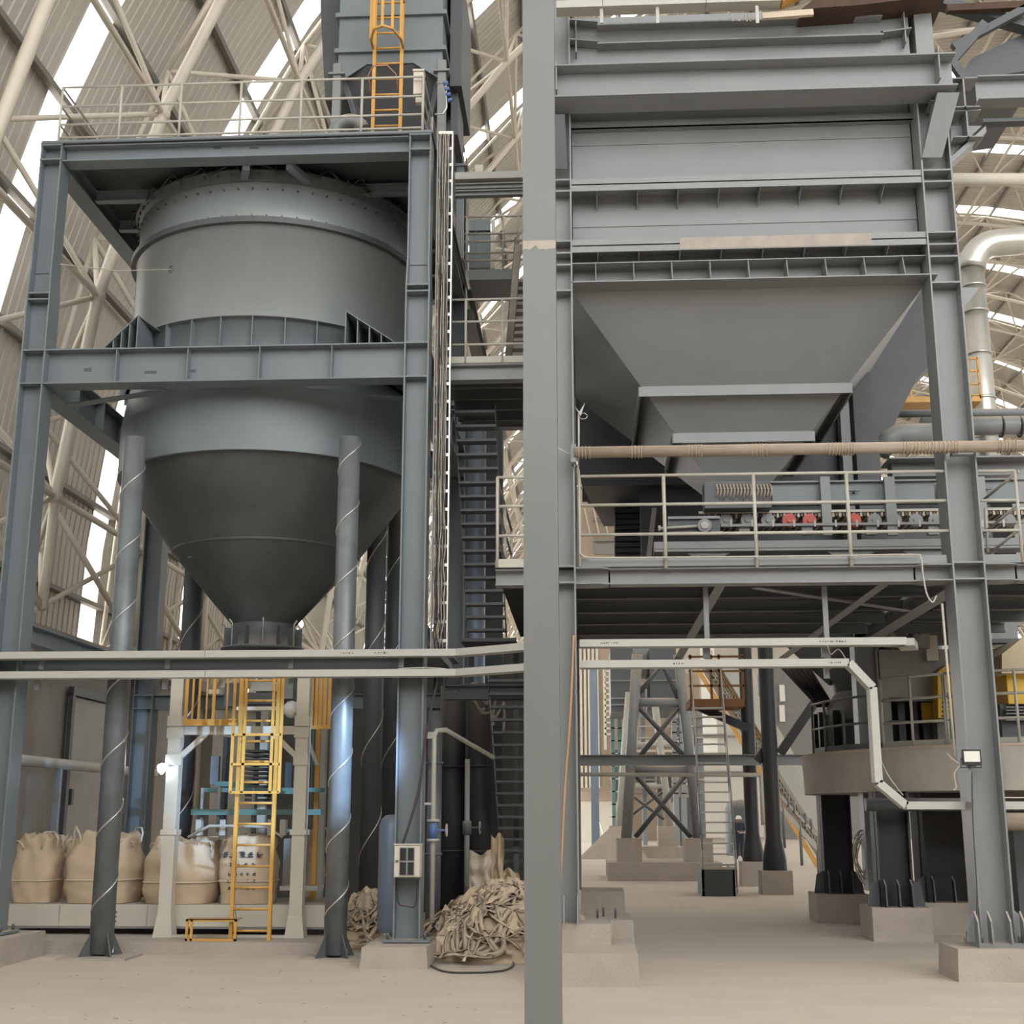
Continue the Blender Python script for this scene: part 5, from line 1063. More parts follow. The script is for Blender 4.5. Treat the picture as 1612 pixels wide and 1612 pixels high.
# dark back structure in centre gap
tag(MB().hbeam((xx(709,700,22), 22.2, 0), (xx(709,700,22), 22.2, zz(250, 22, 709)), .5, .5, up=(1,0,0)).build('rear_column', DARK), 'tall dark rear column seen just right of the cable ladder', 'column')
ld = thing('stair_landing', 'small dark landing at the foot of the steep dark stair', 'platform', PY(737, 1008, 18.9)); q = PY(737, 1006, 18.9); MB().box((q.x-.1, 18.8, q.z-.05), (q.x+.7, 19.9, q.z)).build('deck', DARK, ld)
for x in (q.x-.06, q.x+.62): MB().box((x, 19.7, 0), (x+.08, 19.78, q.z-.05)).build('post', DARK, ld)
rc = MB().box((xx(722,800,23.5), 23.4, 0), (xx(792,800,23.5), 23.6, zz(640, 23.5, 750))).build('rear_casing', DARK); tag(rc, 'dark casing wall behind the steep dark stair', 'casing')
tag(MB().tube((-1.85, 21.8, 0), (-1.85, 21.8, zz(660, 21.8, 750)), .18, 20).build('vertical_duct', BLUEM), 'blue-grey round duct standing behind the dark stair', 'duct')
for (X, Y, r, z1, lab, m_) in ((-1.98, 19.6, .19, 3.6, 'dark slender duct behind the valve pipe, left one', BLACK), (-1.56, 19.4, .165, 3.6, 'dark slender duct behind the second hand valve', BLACK), (-2.06, 18.0, .10, 3.1, 'blue lit duct just right of the column with the electric box', GALVD), (-.62, 21, .2, 5, 'dark pipe column beside the thick near column', DARK)):
    t = thing('vertical_duct', lab, 'duct', (X, Y, 0)); MB().tube((X, Y, 0), (X, Y, z1), r, 20).build('pipe', m_, t)
    for zq in (1.2, 2.4): MB().tube((X, Y, zq-.015), (X, Y, zq+.015), r+.02, 20).build('flange', m_, t)
for (a, b, w, lab) in (((740,1060,18.2),(800,1140,19.5), .08, 'cable tangle strung under the tray, upper'), ((715,1080,18),(780,1135,19), .05, 'cable tangle strung under the tray, lower')):
    rnd = random.Random(int(a[0])); pts = [Vector(PY(*a))*(1-k/14)+Vector(PY(*b))*(k/14)+Vector((rnd.uniform(-w,w), 0, rnd.uniform(-w,w)*2)) for k in range(15)]; wire(lab, pts, .02, CABLE, 'cables')
MB_ = MB().hbeam(PY(700, 1090, 18), PY(880, 1090, 18), .2, .2).build('cross_beam', DARK); tag(MB_, 'dark cross beam behind the trays in the centre gap', 'beam')
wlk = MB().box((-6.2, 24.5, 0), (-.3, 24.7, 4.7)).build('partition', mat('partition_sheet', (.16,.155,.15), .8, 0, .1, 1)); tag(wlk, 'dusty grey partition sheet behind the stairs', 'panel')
# handrail pipe and valves
t = thing('valve_pipe', 'pale vertical water pipe with blue hand valve beside the tower column', 'pipe', PY(682, 1455, 16.3)); Yv = 16.25
a = PY(684, 1150, Yv); b = PY(679, 1452, Yv); X = (a.x+b.x)/2
MB().path([(X, Yv, b.z), (X, Yv, a.z-.05), (X+.03, Yv+.02, a.z+.0), (X+.12, Yv+.2, a.z+.02), PY(776, 1192, 17.6)], .032, 10).build('pipe', RAILP, t)
zv = zz(1307, Yv, 682); MB().tube((X, Yv, zv-.1), (X, Yv, zv+.1), .055, 12).build('valve_body', BLUE, t); MB().tube((X, Yv, zv+.1), (X, Yv, zv+.13), .08, 12).tube((X, Yv, zv-.13), (X, Yv, zv-.1), .08, 12).build('flange', RAILP, t)
MB().tube((X, Yv, zv), (X+.16, Yv-.02, zv), .015, 6).build('spindle', BLUE, t); MB().path([(X+.17, Yv-.02+.07*math.cos(a_*math.pi/6), zv+.07*math.sin(a_*math.pi/6)) for a_ in range(12)], .01, 5, closed=True).build('handwheel', RAILP, t)
MB().box((X-.2, Yv-.02, zv+.3), (X+.02, Yv+.02, zv+.33)).build('bracket', RAILP, t); MB().box((X-.22, Yv-.03, a.z-.1), (X+.02, Yv+.03, a.z-.02)).build('bracket', RAILP, t)
t = thing('valve_pipe', 'dark vertical pipe with small hand valve, right of the blue valve', 'pipe', PY(735, 1400, 17.8)); a = PY(736, 1195, 17.8); b = PY(733, 1410, 17.8)
MB().tube((a.x, 17.8, b.z), (a.x, 17.8, a.z), .035, 10).build('pipe', GREY, t); zv = zz(1303, 17.8, 735); MB().tube((a.x, 17.8, zv-.09), (a.x, 17.8, zv+.09), .06, 12).build('valve_body', DARK, t)
MB().path([(a.x+.17, 17.8+.02, zv+.0)]+[(a.x+.17, 17.8+.08*math.cos(k*math.pi/5), zv+.08*math.sin(k*math.pi/5)) for k in range(10)], .01, 5).build('handwheel', GREY, t); MB().tube((a.x, 17.8, zv), (a.x+.17, 17.8, zv), .014, 6).build('spindle', DARK, t)
# ------------------------------------------------------------------ electric box on column, tank
Yq = YF-.02
eb = thing('electric_box', 'cream electric box with four little windows on the tower column', 'box', PY(641, 1385, Yq))
a, b = PY(620, 1381, Yq-.2), PY(661, 1330, Yq-.2); d = .2
MB().box((a.x, Yq-d, a.z), (b.x, Yq+.0, b.z)).build('housing', CREAM, eb); MB().box((a.x+.005, Yq-d-.012, a.z+.01), (b.x-.005, Yq-d, b.z-.01)).build('door', CREAM, eb); MB().box((a.x-.01, Yq-d-.02, b.z), (b.x+.01, Yq+.0, b.z+.012)).build('lid', CREAM, eb)
for i in range(2):
    for j in range(2):
        x = a.x+(b.x-a.x)*(.36+.30*i); zc = a.z+(b.z-a.z)*(.27+.44*j); w = .035; h = .07
        f_ = MB().box((x-w-.008, Yq-d-.022, zc-h-.008), (x+w+.008, Yq-d-.012, zc+h+.008)).build('window_frame', GREY, eb); MB().box((x-w, Yq-d-.026, zc-h), (x+w, Yq-d-.022, zc+h)).build('pane', GLASSD, f_)
MB().box((a.x+.02, Yq-d-.03, (a.z+b.z)/2-.01), (a.x+.05, Yq-d-.01, (a.z+b.z)/2+.01)).build('latch', DARK, eb)
wire('thick black cable hanging from the tray down to the cream electric box', [PY(690, 1065, YF-.05), PY(672, 1150, YF-.05), PY(660, 1240, YF-.08), PY(645, 1295, YF-.1), PY(634, 1328, YF-.12)], .016, CABLED)
wire('black cable loop below the cream electric box', [PY(626, 1383, YF-.05), PY(627, 1420, YF-.05), PY(640, 1426, YF-.05), PY(654, 1424, YF-.05), PY(658, 1385, YF-.05)], .01, CABLED)
tn = thing('air_tank', 'slim blue-grey air tank with domed top behind the tower column', 'tank', PY(608, 1476, 17.0)); q = PY(612, 1475, 17.2); zt_ = zz(1282, 17.2, 610)
MB().lathe(q.x, 17.3, [(.14, .25), (.17, .3), (.17, zt_-.15), (.14, zt_-.06), (.08, zt_-.01), (0, zt_)], 24).build('shell', BLUEM, tn)
# ------------------------------------------------------------------ packing machine
Yk = 17.6
pk = thing('packing_frame', 'cream steel frame of the bag packing station', 'machine', PY(350, 1480, Yk)); zk = .15
R_ = lambda x0, y0, x1, y1, Y, d, m, n, par=pk: rect2(x0, y0, x1, y1, Y, d, m, n, par)
ztk = zz(1020, Yk, 350)
def vpost(px, py, Y, w, m=CREAM, z0=zk, z1=None, par=pk, nm='post'):
    x = xx(px, py, Y); z1 = z1 or zz(1060, Y, px); o = MB().box((x-w/2, Y, z0), (x+w/2, Y+w, z1)).build(nm, m, par); return x
x1_ = vpost(268, 1270, Yk, .17); x2_ = vpost(471, 1270, Yk, .17); vpost(411, 1270, 20.2, .12); x4_ = vpost(503, 1270, 19.2, .13, PALE)
for x in (x1_, x2_): MB().hexa([(x-.13,Yk-.04,zk),(x+.13,Yk-.04,zk),(x+.13,Yk+.2,zk),(x-.13,Yk+.2,zk)], [(x-.09,Yk-.01,zk+.28),(x+.09,Yk-.01,zk+.28),(x+.09,Yk+.18,zk+.28),(x-.09,Yk+.18,zk+.28)]).build('post_foot', CREAM, pk)
zc = zz(1149, Yk, 370); MB().box((x1_, Yk+.02, zc-.06), (x2_, Yk+.14, zc+.05)).build('cross_beam', CREAM, pk)
for x, s in ((x1_, 1), (x2_, -1)):
    MB().bar((x, Yk+.08, zz(1198, Yk)), (x+s*.42, Yk+.08, zc-.04), .05, .07).build('knee_brace', CREAM, pk)
    for py in (1135, 1153, 1196): q = PY(278 if s > 0 else 470, py, Yk-.01); MB().box((x-.1, Yk-.02, q.z-.07), (x+.12 if s > 0 else x+.1, Yk, q.z+.07)).build('joint_plate', CREAM, pk)
MB().box((x1_, Yk, zk), (x2_, Yk+.1, zk+.03)).build('sill', CREAM, pk)
# scale head / clutter between
R_(318, 1240, 505, 1247, 18.6, .3, TEAL, 'teal_beam'); R_(300, 1274, 505, 1283, 18.2, .2, TEAL, 'teal_beam')
R_(338, 1230, 400, 1238, 18.9, .3, TEAL, 'teal_beam'); 
for k in range(12): R_(385, 1180+k*7, 416, 1184+k*7, 18.7, .5, DARK, 'bellows_ring')
R_(375, 1090, 440, 1108, 18.6, .5, DARK, 'weigh_hopper'); R_(352, 1075, 378, 1112, 18.8, .4, DARK, 'motor'); R_(398, 1072, 440, 1088, 18.7, .3, PALE, 'gearbox')
R_(325, 1085, 345, 1092, 18.3, .2, CREAM, 'rail'); R_(372, 1112, 440, 1118, 18.4, .2, CREAM, 'rail'); R_(420, 1068, 462, 1100, 18.8, .3, GREY, 'panel')
q = PY(459, 1117, 18.2); MB().path([q+Vector((0,0,t*.12)) for t in (-1,-.85,-.5,0,.5,.85,1)], [.02,.065,.105,.12,.105,.065,.02], 16).build('round_motor', WHITE, pk)
for px in (318, 345, 399, 430): q = PY(px, 1260, 18.4); MB().tube((q.x, 18.4, zz(1310,18.4)), (q.x, 18.4, zz(1240,18.4)), .025, 8).build('hanger_rod', GREY, pk)
for px in (312, 350, 425, 445): R_(px-5, 1290, px+5, 1315, 18.2, .12, PALE, 'bag_clamp')
MB().path([PY(296,1318,18.0), PY(330,1300,18), PY(372,1300,18), PY(420,1302,18), PY(445,1318,18)], .02, 6).build('clamp_bar', RAILP, pk)
R_(330, 1190, 345, 1235, 19.5, .1, BLUEM, 'back_panel'); R_(448, 1200, 460, 1240, 19.5, .1, DARK, 'back_panel')
for k in range(3): R_(440, 1245+k*30, 462, 1250+k*30, 18.5, .4, TEAL, 'guide_frame')
R_(495, 1085, 500, 1440, 19.0, .05, YELLOW, 'ladder_stile')
for x in (x1_, x2_): MB().box((x-.11, Yk-.02, 1.45), (x+.11, Yk+.19, 1.52)).build('post_collar', CREAM, pk)
R_(440, 1395, 500, 1402, 18.4, .4, PALE, 'lower_rail'); R_(444, 1320, 462, 1395, 19.4, .3, PALE, 'side_casing'); R_(432, 1425, 505, 1440, 18.2, .6, CREAM, 'side_box'); R_(446, 1440, 462, 1462, 18.0, .3, DARK, 'drive_motor')
for k in range(4): R_(478+k*6, 1150, 480+k*6, 1300, 19.4, .05, (YELLOW if k % 2 else GREY), 'rear_bar')
MB().bar(PY(483, 1160, 18.9), PY(500, 1205, 18.9), .05, .05).build('rear_brace', PALE, pk)
R_(300, 1150, 308, 1300, 20.5, .1, BROWN, 'rear_bar'); R_(345, 1160, 358, 1300, 20.8, .2, DARK, 'rear_pipe')
# yellow railing platform
yr = thing('yellow_guardrail', 'yellow barred guardrail panel on top of the packing frame, left', 'railing', PY(332, 1140, Yk))
z0, z1 = zz(1139, Yk-.05, 330), zz(1040, Yk-.05, 330); xa_, xb_ = xx(291, 1100, Yk-.05), xx(374, 1100, Yk-.05)
MB().box((xa_, Yk-.07, z0-.03), (xb_, Yk-.03, z0+.06)).build('bottom_board', YELLOW, yr)
MB().box((xa_, Yk-.07, z1-.03), (xb_, Yk-.03, z1+.02)).build('top_rail', YELLOW, yr)
for px, w in ((294, 5), (304, 3), (314, 3.5), (326, 2.5), (337, 5), (358, 3), (369, 4), (378, 3)): x = xx(px, 1100, Yk-.05); hw = w/F*Yk/2; MB().box((x-hw, Yk-.06, z0), (x+hw, Yk-.04, z1)).build('bar', YELLOW, yr)
yr2 = thing('yellow_guardrail', 'narrow yellow barred guardrail panel right of the packing frame post', 'railing', PY(505, 1145, 18.4)); Y5 = 18.4
z0, z1 = zz(1142, Y5, 500), zz(1040, Y5, 500); xa_, xb_ = xx(488, 1100, Y5), xx(522, 1100, Y5); MB().box((xa_, Y5, z0-.05), (xb_, Y5+.05, z0)).build('bottom_board', YELLOW, yr2)
for k in range(5): x = xa_+.03+(xb_-xa_-.06)*k/4; MB().box((x-.022, Y5, z0), (x+.022, Y5+.03, z1)).build('bar', YELLOW, yr2)
yl = ladder('yellow ladder of the packing station standing on the kerb', xx(372, 1280, 17.2), xx(431, 1280, 17.2), 17.2, zk, zz(1040, 17.2, 400), .265, r=.022)
Yc = 16.98; mbx = thing('ladder_guard', 'yellow rectangular guard loop on the front of the packing ladder', 'guard', PY(400, 1200, Yc))
for px in (366, 384, 428, 442): x = xx(px, 1160, Yc); MB().box((x-.018, Yc, zz(1248, Yc, 400)), (x+.018, Yc+.03, zz(1060, Yc, 400))).build('upright', YELLOW, mbx)
for py in (1155, 1202, 1247): MB().box((xx(366,1160,Yc), Yc, zz(py+2,Yc)), (xx(442,1160,Yc), Yc+.03, zz(py-2,Yc))).build('hoop_bar', YELLOW, mbx)
t = thing('yellow_step', 'low yellow frame step at the foot of the packing ladder', 'step', PY(350, 1475, 17.1)); Ys = 17.1
xa_, xb_ = xx(292, 1460, Ys), xx(372, 1460, Ys); z1 = zz(1447, Ys, 330)
for z_ in (zk+.03, z1): MB().box((xa_, Ys, z_-.03), (xb_, Ys+.03, z_)).build('rail', YELLOW, t)
for x in (xa_, xb_-.03, xa_+.06): MB().box((x, Ys, zk), (x+.03, Ys+.03, z1)).build('post', YELLOW, t)
MB().box((xa_, Ys, z1-.01), (xb_, Ys+.3, z1)).build('tread', YELLOW, t)
# conveyor bench under the bags
Yj = 17.95; cv = thing('bag_conveyor', 'long cream bench conveyor carrying the bulk bags', 'conveyor', PY(250, 1470, Yj))
zt5, zb5 = zz(1424, Yj, 250), zz(1458, Yj, 250); xl5, xr5 = -8.3, xx(512, 1440, Yj)
for k in range(4): a = xl5+(xr5-xl5)*k/4; MB().box((a, Yj, zb5), (a+(xr5-xl5)/4-.008, Yj+.06, zt5)).build('side_plate', CREAM, cv)
MB().box((xl5, Yj+.06, zt5-.05), (xr5, Yj+1.7, zt5-.005)).build('bed', CONC, cv); MB().box((xl5, Yj-.03, zb5-.03), (xr5, Yj+.1, zb5)).build('lower_flange', GREY, cv)
for x in (-7.6, -6.0, -4.6): MB().box((x, Yj+.2, .15), (x+.12, Yj+.32, zb5)).build('leg', DARK, cv)
q = PY(180, 1443, Yj-.005); pm = MB().box((q.x-.05, Yj-.01, q.z-.1), (q.x+.05, Yj, q.z+.1)).build('bolt_plate', CREAM, cv)
for i in range(2):
    for j in range(3): MB().tube((q.x-.025+.05*i, Yj-.02, q.z-.06+.06*j), (q.x-.025+.05*i, Yj-.01, q.z-.06+.06*j), .012, 6).build('bolt', DARK, pm)
# bulk bags
from mathutils import noise
def bag(px0, px1, py0, py1, Y, label, seed, slump=1.0, marks=False):
    a, b = PY(px0, py1, Y), PY(px1, py0, Y); W = b.x-a.x; H = b.z-zt5; cx, cy = (a.x+b.x)/2, Y+W/2
    t = thing('bulk_bag', label, 'bag', (cx, cy, zt5), 'filled bulk bags on the conveyor'); mb = MB(); n = 44; rows = 22; base = 0
    for i in range(rows+1):
        f_ = i/rows; z_ = H*f_; w = W/2*(.90+.11*math.sin(min(1, f_*1.25)*math.pi))*(1 if f_ < .62 else 1-(f_-.62)*.34*slump)
        for k in range(n):
            an = 2*math.pi*k/n; c, s = math.cos(an), math.sin(an); e = 1/max(abs(c), abs(s)); sq = .55*min(e, 1.3)+.47
            p = Vector((c, s, f_*2.2)); nz = noise.noise(p*1.7+Vector((seed*9.1, 0, 0)))*.05+noise.noise(Vector((c*4, s*4, f_*9))+Vector((seed*5, 0, 0)))*.022*(1+2.5*max(0, f_-.6))
            fold = .03*max(0, f_-.5)*math.sin(an*7+seed+f_*14)
            r = w*sq*(1+nz*2.2/max(W,.5)*.8)+fold
            if i == rows: r *= .93
            zc_ = z_+noise.noise(Vector((c*2, s*2, seed*3)))*.11*max(0, f_-.45)*2*slump
            mb.v.append((cx+c*r, cy+s*r, zt5+max(0, zc_)))
    for i in range(rows):
        for k in range(n):
            k2 = (k+1) % n; mb.smooth.add(len(mb.f)); mb.f.append((i*n+k, i*n+k2, (i+1)*n+k2, (i+1)*n+k))
    c0 = len(mb.v); top = rows*n
    for rr, dz in ((.7, -.05), (.35, -.02)):
        for k in range(n): v = mb.v[top+k]; mb.v.append((cx+(v[0]-cx)*rr, cy+(v[1]-cy)*rr, v[2]+dz+.05*math.sin(k*1.3+seed)))
    for s_ in (0, 1):
        for k in range(n):
            k2 = (k+1) % n; A0 = top if s_ == 0 else c0; B0 = c0+s_*n; mb.smooth.add(len(mb.f)); mb.f.append((A0+k, A0+k2, B0+k2, B0+k))
    mb.f.append(tuple(c0+n+k for k in range(n))); mb.build('sack', BAG, t)
    zb = H*.33; mb = MB(); 
    pts = []
    for k in range(n): v = mb_ring(cx, cy, W, k, n, zb/H, seed); pts.append((v[0], v[1], zt5+zb))
    MB().path(pts, .012, 5, closed=True).build('belt_seam', BAGW, t)
    rnd = random.Random(seed)
    for an in (-2.4, -.7, .9):
        c, s = math.cos(an), math.sin(an); r = W*.44; w = Vector((-s, c, 0))*.11; p = Vector((cx+c*r, cy+s*r, zt5+H*.80)); u = Vector((c*.03, s*.03, 0)); hh = H*.2+rnd.uniform(-.10, .10)
        MB().path([p-w, p-w+u+Vector((0,0,hh*.7)), p-w*.7+u+Vector((0,0,hh)), p+w*.7+u*rnd.uniform(-3,3)+Vector((0,0,hh)), p+w+u+Vector((0,0,hh*.6)), p+w], .014, 6, flat=1.0).build('lifting_loop', BAGW, t)
    return t
def mb_ring(cx, cy, W, k, n, f_, seed):
    an = 2*math.pi*k/n; c, s = math.cos(an), math.sin(an); e = 1/max(abs(c), abs(s)); sq = .55*min(e, 1.3)+.47; w = W/2*(.90+.11*math.sin(min(1, f_*1.25)*math.pi))
    nz = noise.noise(Vector((c, s, f_*2.2))*1.7+Vector((seed*9.1,0,0)))*.05+noise.noise(Vector((c*4, s*4, f_*9))+Vector((seed*5,0,0)))*.022
    r = w*sq*(1+nz*2.2/max(W,.5)*.8)+.006; return (cx+c*r, cy+s*r)
bag(8, 84, 1316, 1424, 18.15, 'sagging beige bulk bag at the far left, cut by the leftmost column', 1)
bag(88, 208, 1312, 1424, 18.05, 'beige bulk bag half hidden by the left spiral duct', 2)
bag(212, 333, 1322, 1424, 18.05, 'widest beige bulk bag behind the left cream post of the packing frame', 3)
bg4 = bag(336, 428, 1316, 1424, 18.1, 'beige bulk bag with dark printed characters under the packing head, behind the yellow ladder', 4, .4)
bag(474, 508, 1310, 1410, 19.6, 'narrow beige bag seen behind the right cream post', 5)
bag(86, 118, 1322, 1400, 19.3, 'beige bag in the second row, seen between the two left bags', 6)
# print on bag 4: rows of character-like marks
rnd = random.Random(21); a, b = PY(336, 1424, 18.1), PY(428, 1316, 18.1); cx = (a.x+b.x)/2; W = b.x-a.x; pr = MB()
def ink(x, z_, w, h):
    pr.box((x-w/2, 18.085, z_-h/2), (x+w/2, 18.17, z_+h/2))
def glyph(x, z_, s):
    for k in range(rnd.choice((2,3))): ink(x+rnd.uniform(-.1,.1)*s, z_+(k-1)*s*.38, s*rnd.uniform(.5,1), s*.13)
    for k in range(rnd.choice((1,2))): ink(x+rnd.uniform(-.35,.35)*s, z_, s*.13, s*rnd.uniform(.6,1))
for i in range(5): glyph(cx-.26+i*.12, zz(1345, 18.1, 380), .085)
for i in range(4): glyph(cx-.16+i*.10, zz(1361, 18.1, 380), .05)
for r_ in range(3):
    for i in range(5): glyph(cx-.18+i*.085, zz(1376+r_*11, 18.1, 380), .045)
pr.build('printing', INK, bg4)
# lit work lamp on the left cream post
q = PY(253, 1208, 17.55); lp = thing('work_lamp', 'glowing white work lamp beside the left cream post', 'lamp', q)
MB().path([q+Vector((.05,0,-.03)), q+Vector((-.01,0,.005)), q+Vector((-.04,0,.02))], [.075,.06,.02], 14).build('reflector', LAMPE, lp); MB().bar(q, q+Vector((.14, .05, .03)), .03, .03).build('arm', GREY, lp)
L = bpy.data.lights.new('work_light', 'POINT'); L.energy = 3; L.color = (.75,.87,1); L.shadow_soft_size = .06; lo = bpy.data.objects.new('work_light', L); C.objects.link(lo); lo.parent = lp; lo.location = (-.10, .35, -.05)
# added unseen lamp behind the thick column, washes the right spiral duct blue
q = Vector((-.46, 13.0, 2.7)); f2 = thing('floodlight', 'added bluish floodlight on a stand, unseen behind the thick near column', 'lamp', (q.x, q.y, 0))
MB().box((q.x-.02, q.y-.08, q.z-.07), (q.x+.04, q.y+.08, q.z+.07)).build('housing', BLACK, f2); MB().box((q.x-.025, q.y-.06, q.z-.055), (q.x-.021, q.y+.06, q.z+.055)).build('lens', LENS, f2); MB().tube((q.x+.03, q.y, 0), (q.x+.03, q.y, q.z), .02, 8).build('pole', DARK, f2)
for k in range(3): an = k*2.094; MB().tube((q.x+.03, q.y, .35), (q.x+.03+.13*math.cos(an), q.y+.13*math.sin(an), 0), .012, 6).build('foot', DARK, f2)
S = bpy.data.lights.new('added_flood_light', 'SPOT'); S.energy = 950; S.color = (.42,.66,1); S.spot_size = math.radians(23); S.spot_blend = .6; S.shadow_soft_size = .08
so = bpy.data.objects.new('added_flood_light', S); C.objects.link(so); so.parent = f2; so.location = (-.1, 0, q.z)
dirv = Vector((-3.22, 16.35, 2.35))-Vector((q.x-.1, q.y, q.z)); so.rotation_euler = dirv.to_track_quat('-Z', 'Y').to_euler()
STRAPM = mat('strap_webbing', (.52,.43,.32), .85, 0, .35, 3)
# ------------------------------------------------------------------ strap heaps
def heap(name, label, cx, cy, rx, ry, h, seed, nst=70, nb=6, big=1.0):
    rnd = random.Random(seed); t = thing(name, label, 'heap', (cx, cy, 0)); mb = MB(); n = 30; rows = 12
    prof = lambda f_: h*(1-f_**1.6)
    for i in range(rows+1):
        f_ = i/rows
        for k in range(n):
            an = 2*math.pi*k/n; q = Vector((math.cos(an)*f_, math.sin(an)*f_, 0)); nz = noise.noise(q*3.2+Vector((seed,0,0)))*.22+noise.noise(q*8+Vector((0,seed,0)))*.1
            mb.v.append((cx+q.x*rx*(1+nz*.3), cy+q.y*ry*(1+nz*.3), max(.0, prof(f_)+nz*h*(1-f_)*1.6)))
    for i in range(rows):
        for k in range(n): k2 = (k+1) % n; mb.f.append((i*n+k, i*n+k2, (i+1)*n+k2, (i+1)*n+k))
    mb.build('sack_pile', BAG, t)
    for b_ in range(nb):   # crumpled sheets
        an = rnd.uniform(math.pi, 2*math.pi); rr = rnd.uniform(.1, .75); px, py = cx+math.cos(an)*rr*rx, cy+math.sin(an)*rr*ry; pz = prof(rr)+.04; s = rnd.uniform(.25, .45)*big; m2 = MB(); g_ = 9
        rot = rnd.uniform(0, 3.1)
        for i in range(g_+1):
            for j in range(g_+1):
                u, v = (i/g_-.5)*s*1.5, (j/g_-.5)*s; x, y = u*math.cos(rot)-v*math.sin(rot), u*math.sin(rot)+v*math.cos(rot)
                nz = noise.noise(Vector((u*7, v*7, seed+b_)))*.16+noise.noise(Vector((u*16, v*16, seed+b_)))*.06
                rr2 = math.hypot((px+x-cx)/rx, (py+y-cy)/ry); m2.v.append((px+x, py+y, max(.02, prof(min(1,rr2))+.07+nz)))
        for i in range(g_):
            for j in range(g_): m2.f.append((i*(g_+1)+j, (i+1)*(g_+1)+j, (i+1)*(g_+1)+j+1, i*(g_+1)+j+1))
        m2.build('crumpled_sack', rnd.choice((BAG, BAG, STRAP)), t)
    st = MB()
    for k in range(nst):
        an = rnd.uniform(math.pi*.95, math.pi*2.05); rr = rnd.uniform(.25, 1.0); px, py = cx+math.cos(an)*rr*rx, cy+math.sin(an)*rr*ry; d_ = rnd.uniform(0, 6.28); pts = []
        L_ = rnd.uniform(.35, 1.0)*big; curl = rnd.uniform(-5, 5)
        for i in range(9):
            s = i/8*L_; dd = d_+curl*s; px += math.cos(dd)*L_/8; py += math.sin(dd)*L_/8; rq = math.hypot((px-cx)/rx, (py-cy)/ry)
            pts.append(Vector((px, py, max(.02, prof(min(1, rq))+.07+.06*abs(math.sin(i*.7+k))))))
        sm = [pts[0]]+[(pts[i-1]+pts[i]*2+pts[i+1])/4 for i in range(1, 8)]+[pts[-1]]; st.path(sm, rnd.choice((.022, .03, .042))*big, 4, flat=.16)
    s = st.build('straps', STRAPM, t); s['kind'] = 'stuff'; return t
heap('strap_heap', 'large heap of empty beige sacks and tangled straps between tower column and thick column', -1.02, 17.35, 1.35, 1.2, .78, 4, 150, 26)
heap('strap_heap', 'smaller grey heap of straps behind the right spiral duct', -3.0, 18.6, .62, .7, .62, 9, 90, 7)
o = None
t = thing('hanging_sack', 'grey-white torn sacks hanging behind the hand valves', 'sack', PY(755, 1400, 18.6))
for (px, py, w, h, sd, m_) in ((757, 1372, 46, 60, 1, BAGW), (782, 1360, 22, 90, 2, BAG), (800, 1395, 34, 50, 3, BAG)):
    a, b = PY(px-w/2, py+h/2, 18.6+sd*.05), PY(px+w/2, py-h/2, 18.6+sd*.05); mb = MB(); g_ = 12
    for i in range(g_+1):
        for j in range(g_+1): u, v = i/g_, j/g_; mb.v.append((a.x+(b.x-a.x)*(u+.06*math.sin(v*7+sd)), a.y+.12*noise.noise(Vector((u*4, v*4, sd)))+.05*math.sin(u*14+v*3), a.z+(b.z-a.z)*v+.04*math.sin(u*9+sd)))
    for i in range(g_):
        for j in range(g_): mb.smooth.add(len(mb.f)); mb.f.append((i*(g_+1)+j, (i+1)*(g_+1)+j, (i+1)*(g_+1)+j+1, i*(g_+1)+j+1))
    mb.build('sack_cloth', m_, t)
F_ = lambda x, y, z=.015: PZ(x, y, z)
wire('black hose looping over the floor in front of the strap heap', [F_(708,1478,.05), F_(685,1480), F_(672,1500), F_(678,1518), F_(700,1529), F_(740,1531), F_(790,1528), F_(808,1519), F_(800,1511), F_(760,1508), F_(735,1500), F_(720,1495), F_(700,1490,.05)], .012, CABLED, 'hose', 'floor_hose')
wire('second dark hose running right under the thick near column', [F_(705,1500), F_(740,1506), F_(790,1505), F_(826,1508), F_(850,1500)], .012, CABLED, 'hose', 'floor_hose')
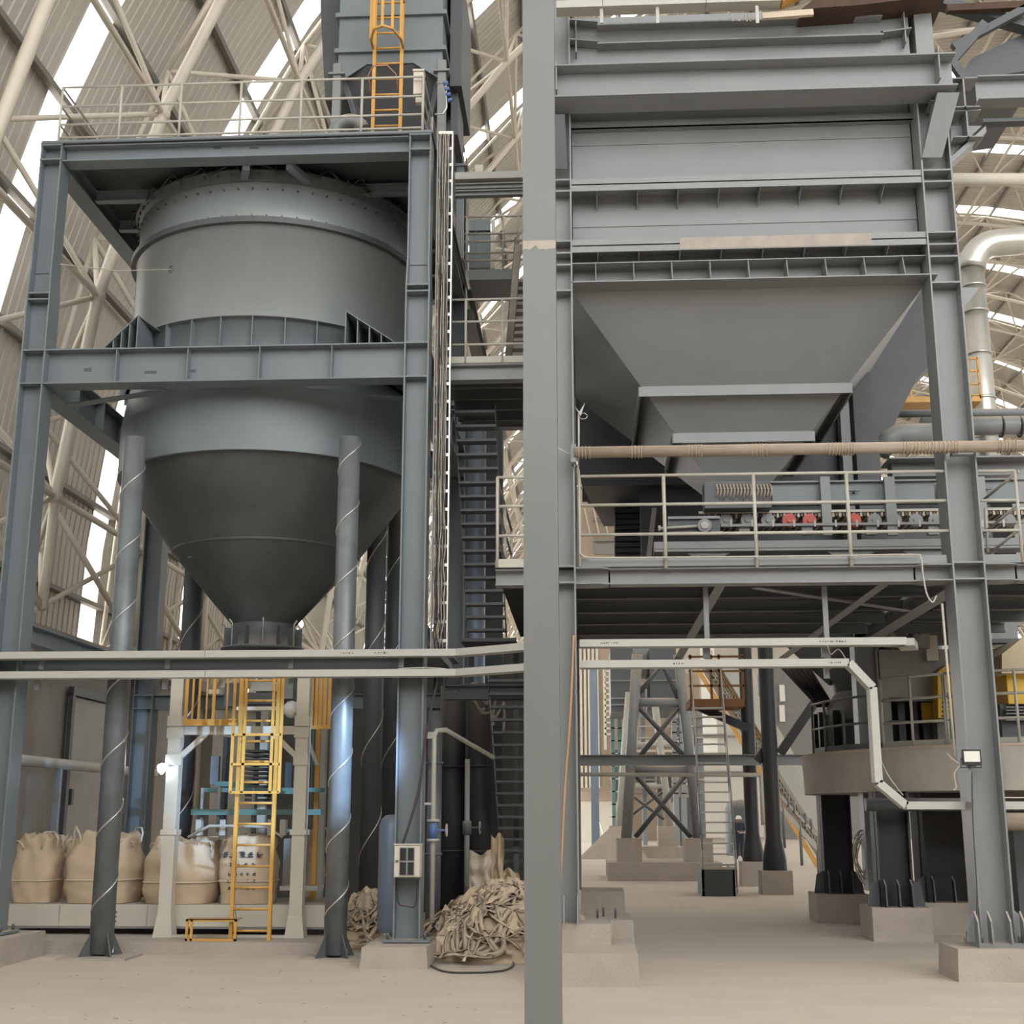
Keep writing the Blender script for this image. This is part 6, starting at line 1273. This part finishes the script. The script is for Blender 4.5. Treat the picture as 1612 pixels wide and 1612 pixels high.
wire('orange rope hanging down the left hopper column', [PY(903,1000,G-.02), PY(898,1120,G-.03), PY(890,1230,G-.05), PY(885,1330,G-.06), PY(880,1440,G-.06)], .012, mat('orange_rope', (.55,.30,.17), .8), 'rope', 'rope')
wire('white cable end tied to the left column by the long pipe', [PY(878,705,G-.03), PY(890,712,G-.04), PY(902,718,G-.05), PY(905,735,G-.05)], .008, RAILP)
t = thing('cable_tag', 'small pale scrap tied to the left hopper column above the long pipe', 'tag', PY(912, 646, G)); 
MB().path([PY(911, 650, G), PY(911, 700, G), PY(910, 745, G)], .012, 6).build('conduit', RAILP, t); MB().prism([PY(905, 640, G-.02), PY(912, 648, G-.02), PY(921, 634, G-.02), PY(914, 655, G-.02)], (0,.01,0)).build('scrap', PALE, t); MB().path([PY(918+7*math.cos(k), 655+5*math.sin(k), G-.01) for k in (0,1,2,3,4,5,6)], .006, 5).build('loop', PALE, t)
# fine litter
rnd = random.Random(2); mb = MB()
for k in range(60):
    x, y = rnd.uniform(-6, -1), rnd.uniform(11.5, 15.3); s = rnd.uniform(.006, .02); mb.box((x, y, 0), (x+s*1.6, y+s, s*.6))
o = mb.build('floor_litter', CONC); o['kind'] = 'stuff'; o['label'] = 'small crumbs of grit scattered on the floor'; o['category'] = 'grit'

# small illegible print marks on the trays
rnd = random.Random(14)
for trn, x0, x1, y, Y in (('cable_tray.002', 1290, 1330, 1011, YT2-.101), ('cable_tray.002', 945, 975, 1011, YT2-.101), ('cable_tray.003', 1305, 1325, 1044, YT2-.101), ('cable_tray.003', 1060, 1080, 1044, YT2-.101), ('cable_tray', 536, 556, 1031, YT-.101), ('cable_tray', 590, 612, 1030, YT-.101)):
    par = bpy.data.objects[trn]; mb = MB(); px = x0
    zc = {'cable_tray.002': zu2, 'cable_tray.003': zl2, 'cable_tray': zu}[trn]
    while px < x1:
        x = xx(px, y, Y); h = rnd.uniform(.006, .014); mb.box((x, Y-.001, zc-h), (x+rnd.uniform(.006, .02), Y+.002, zc+h*rnd.uniform(.2, 1))); px += rnd.uniform(2.5, 5)
    mb.build('printed_mark', INK, par)
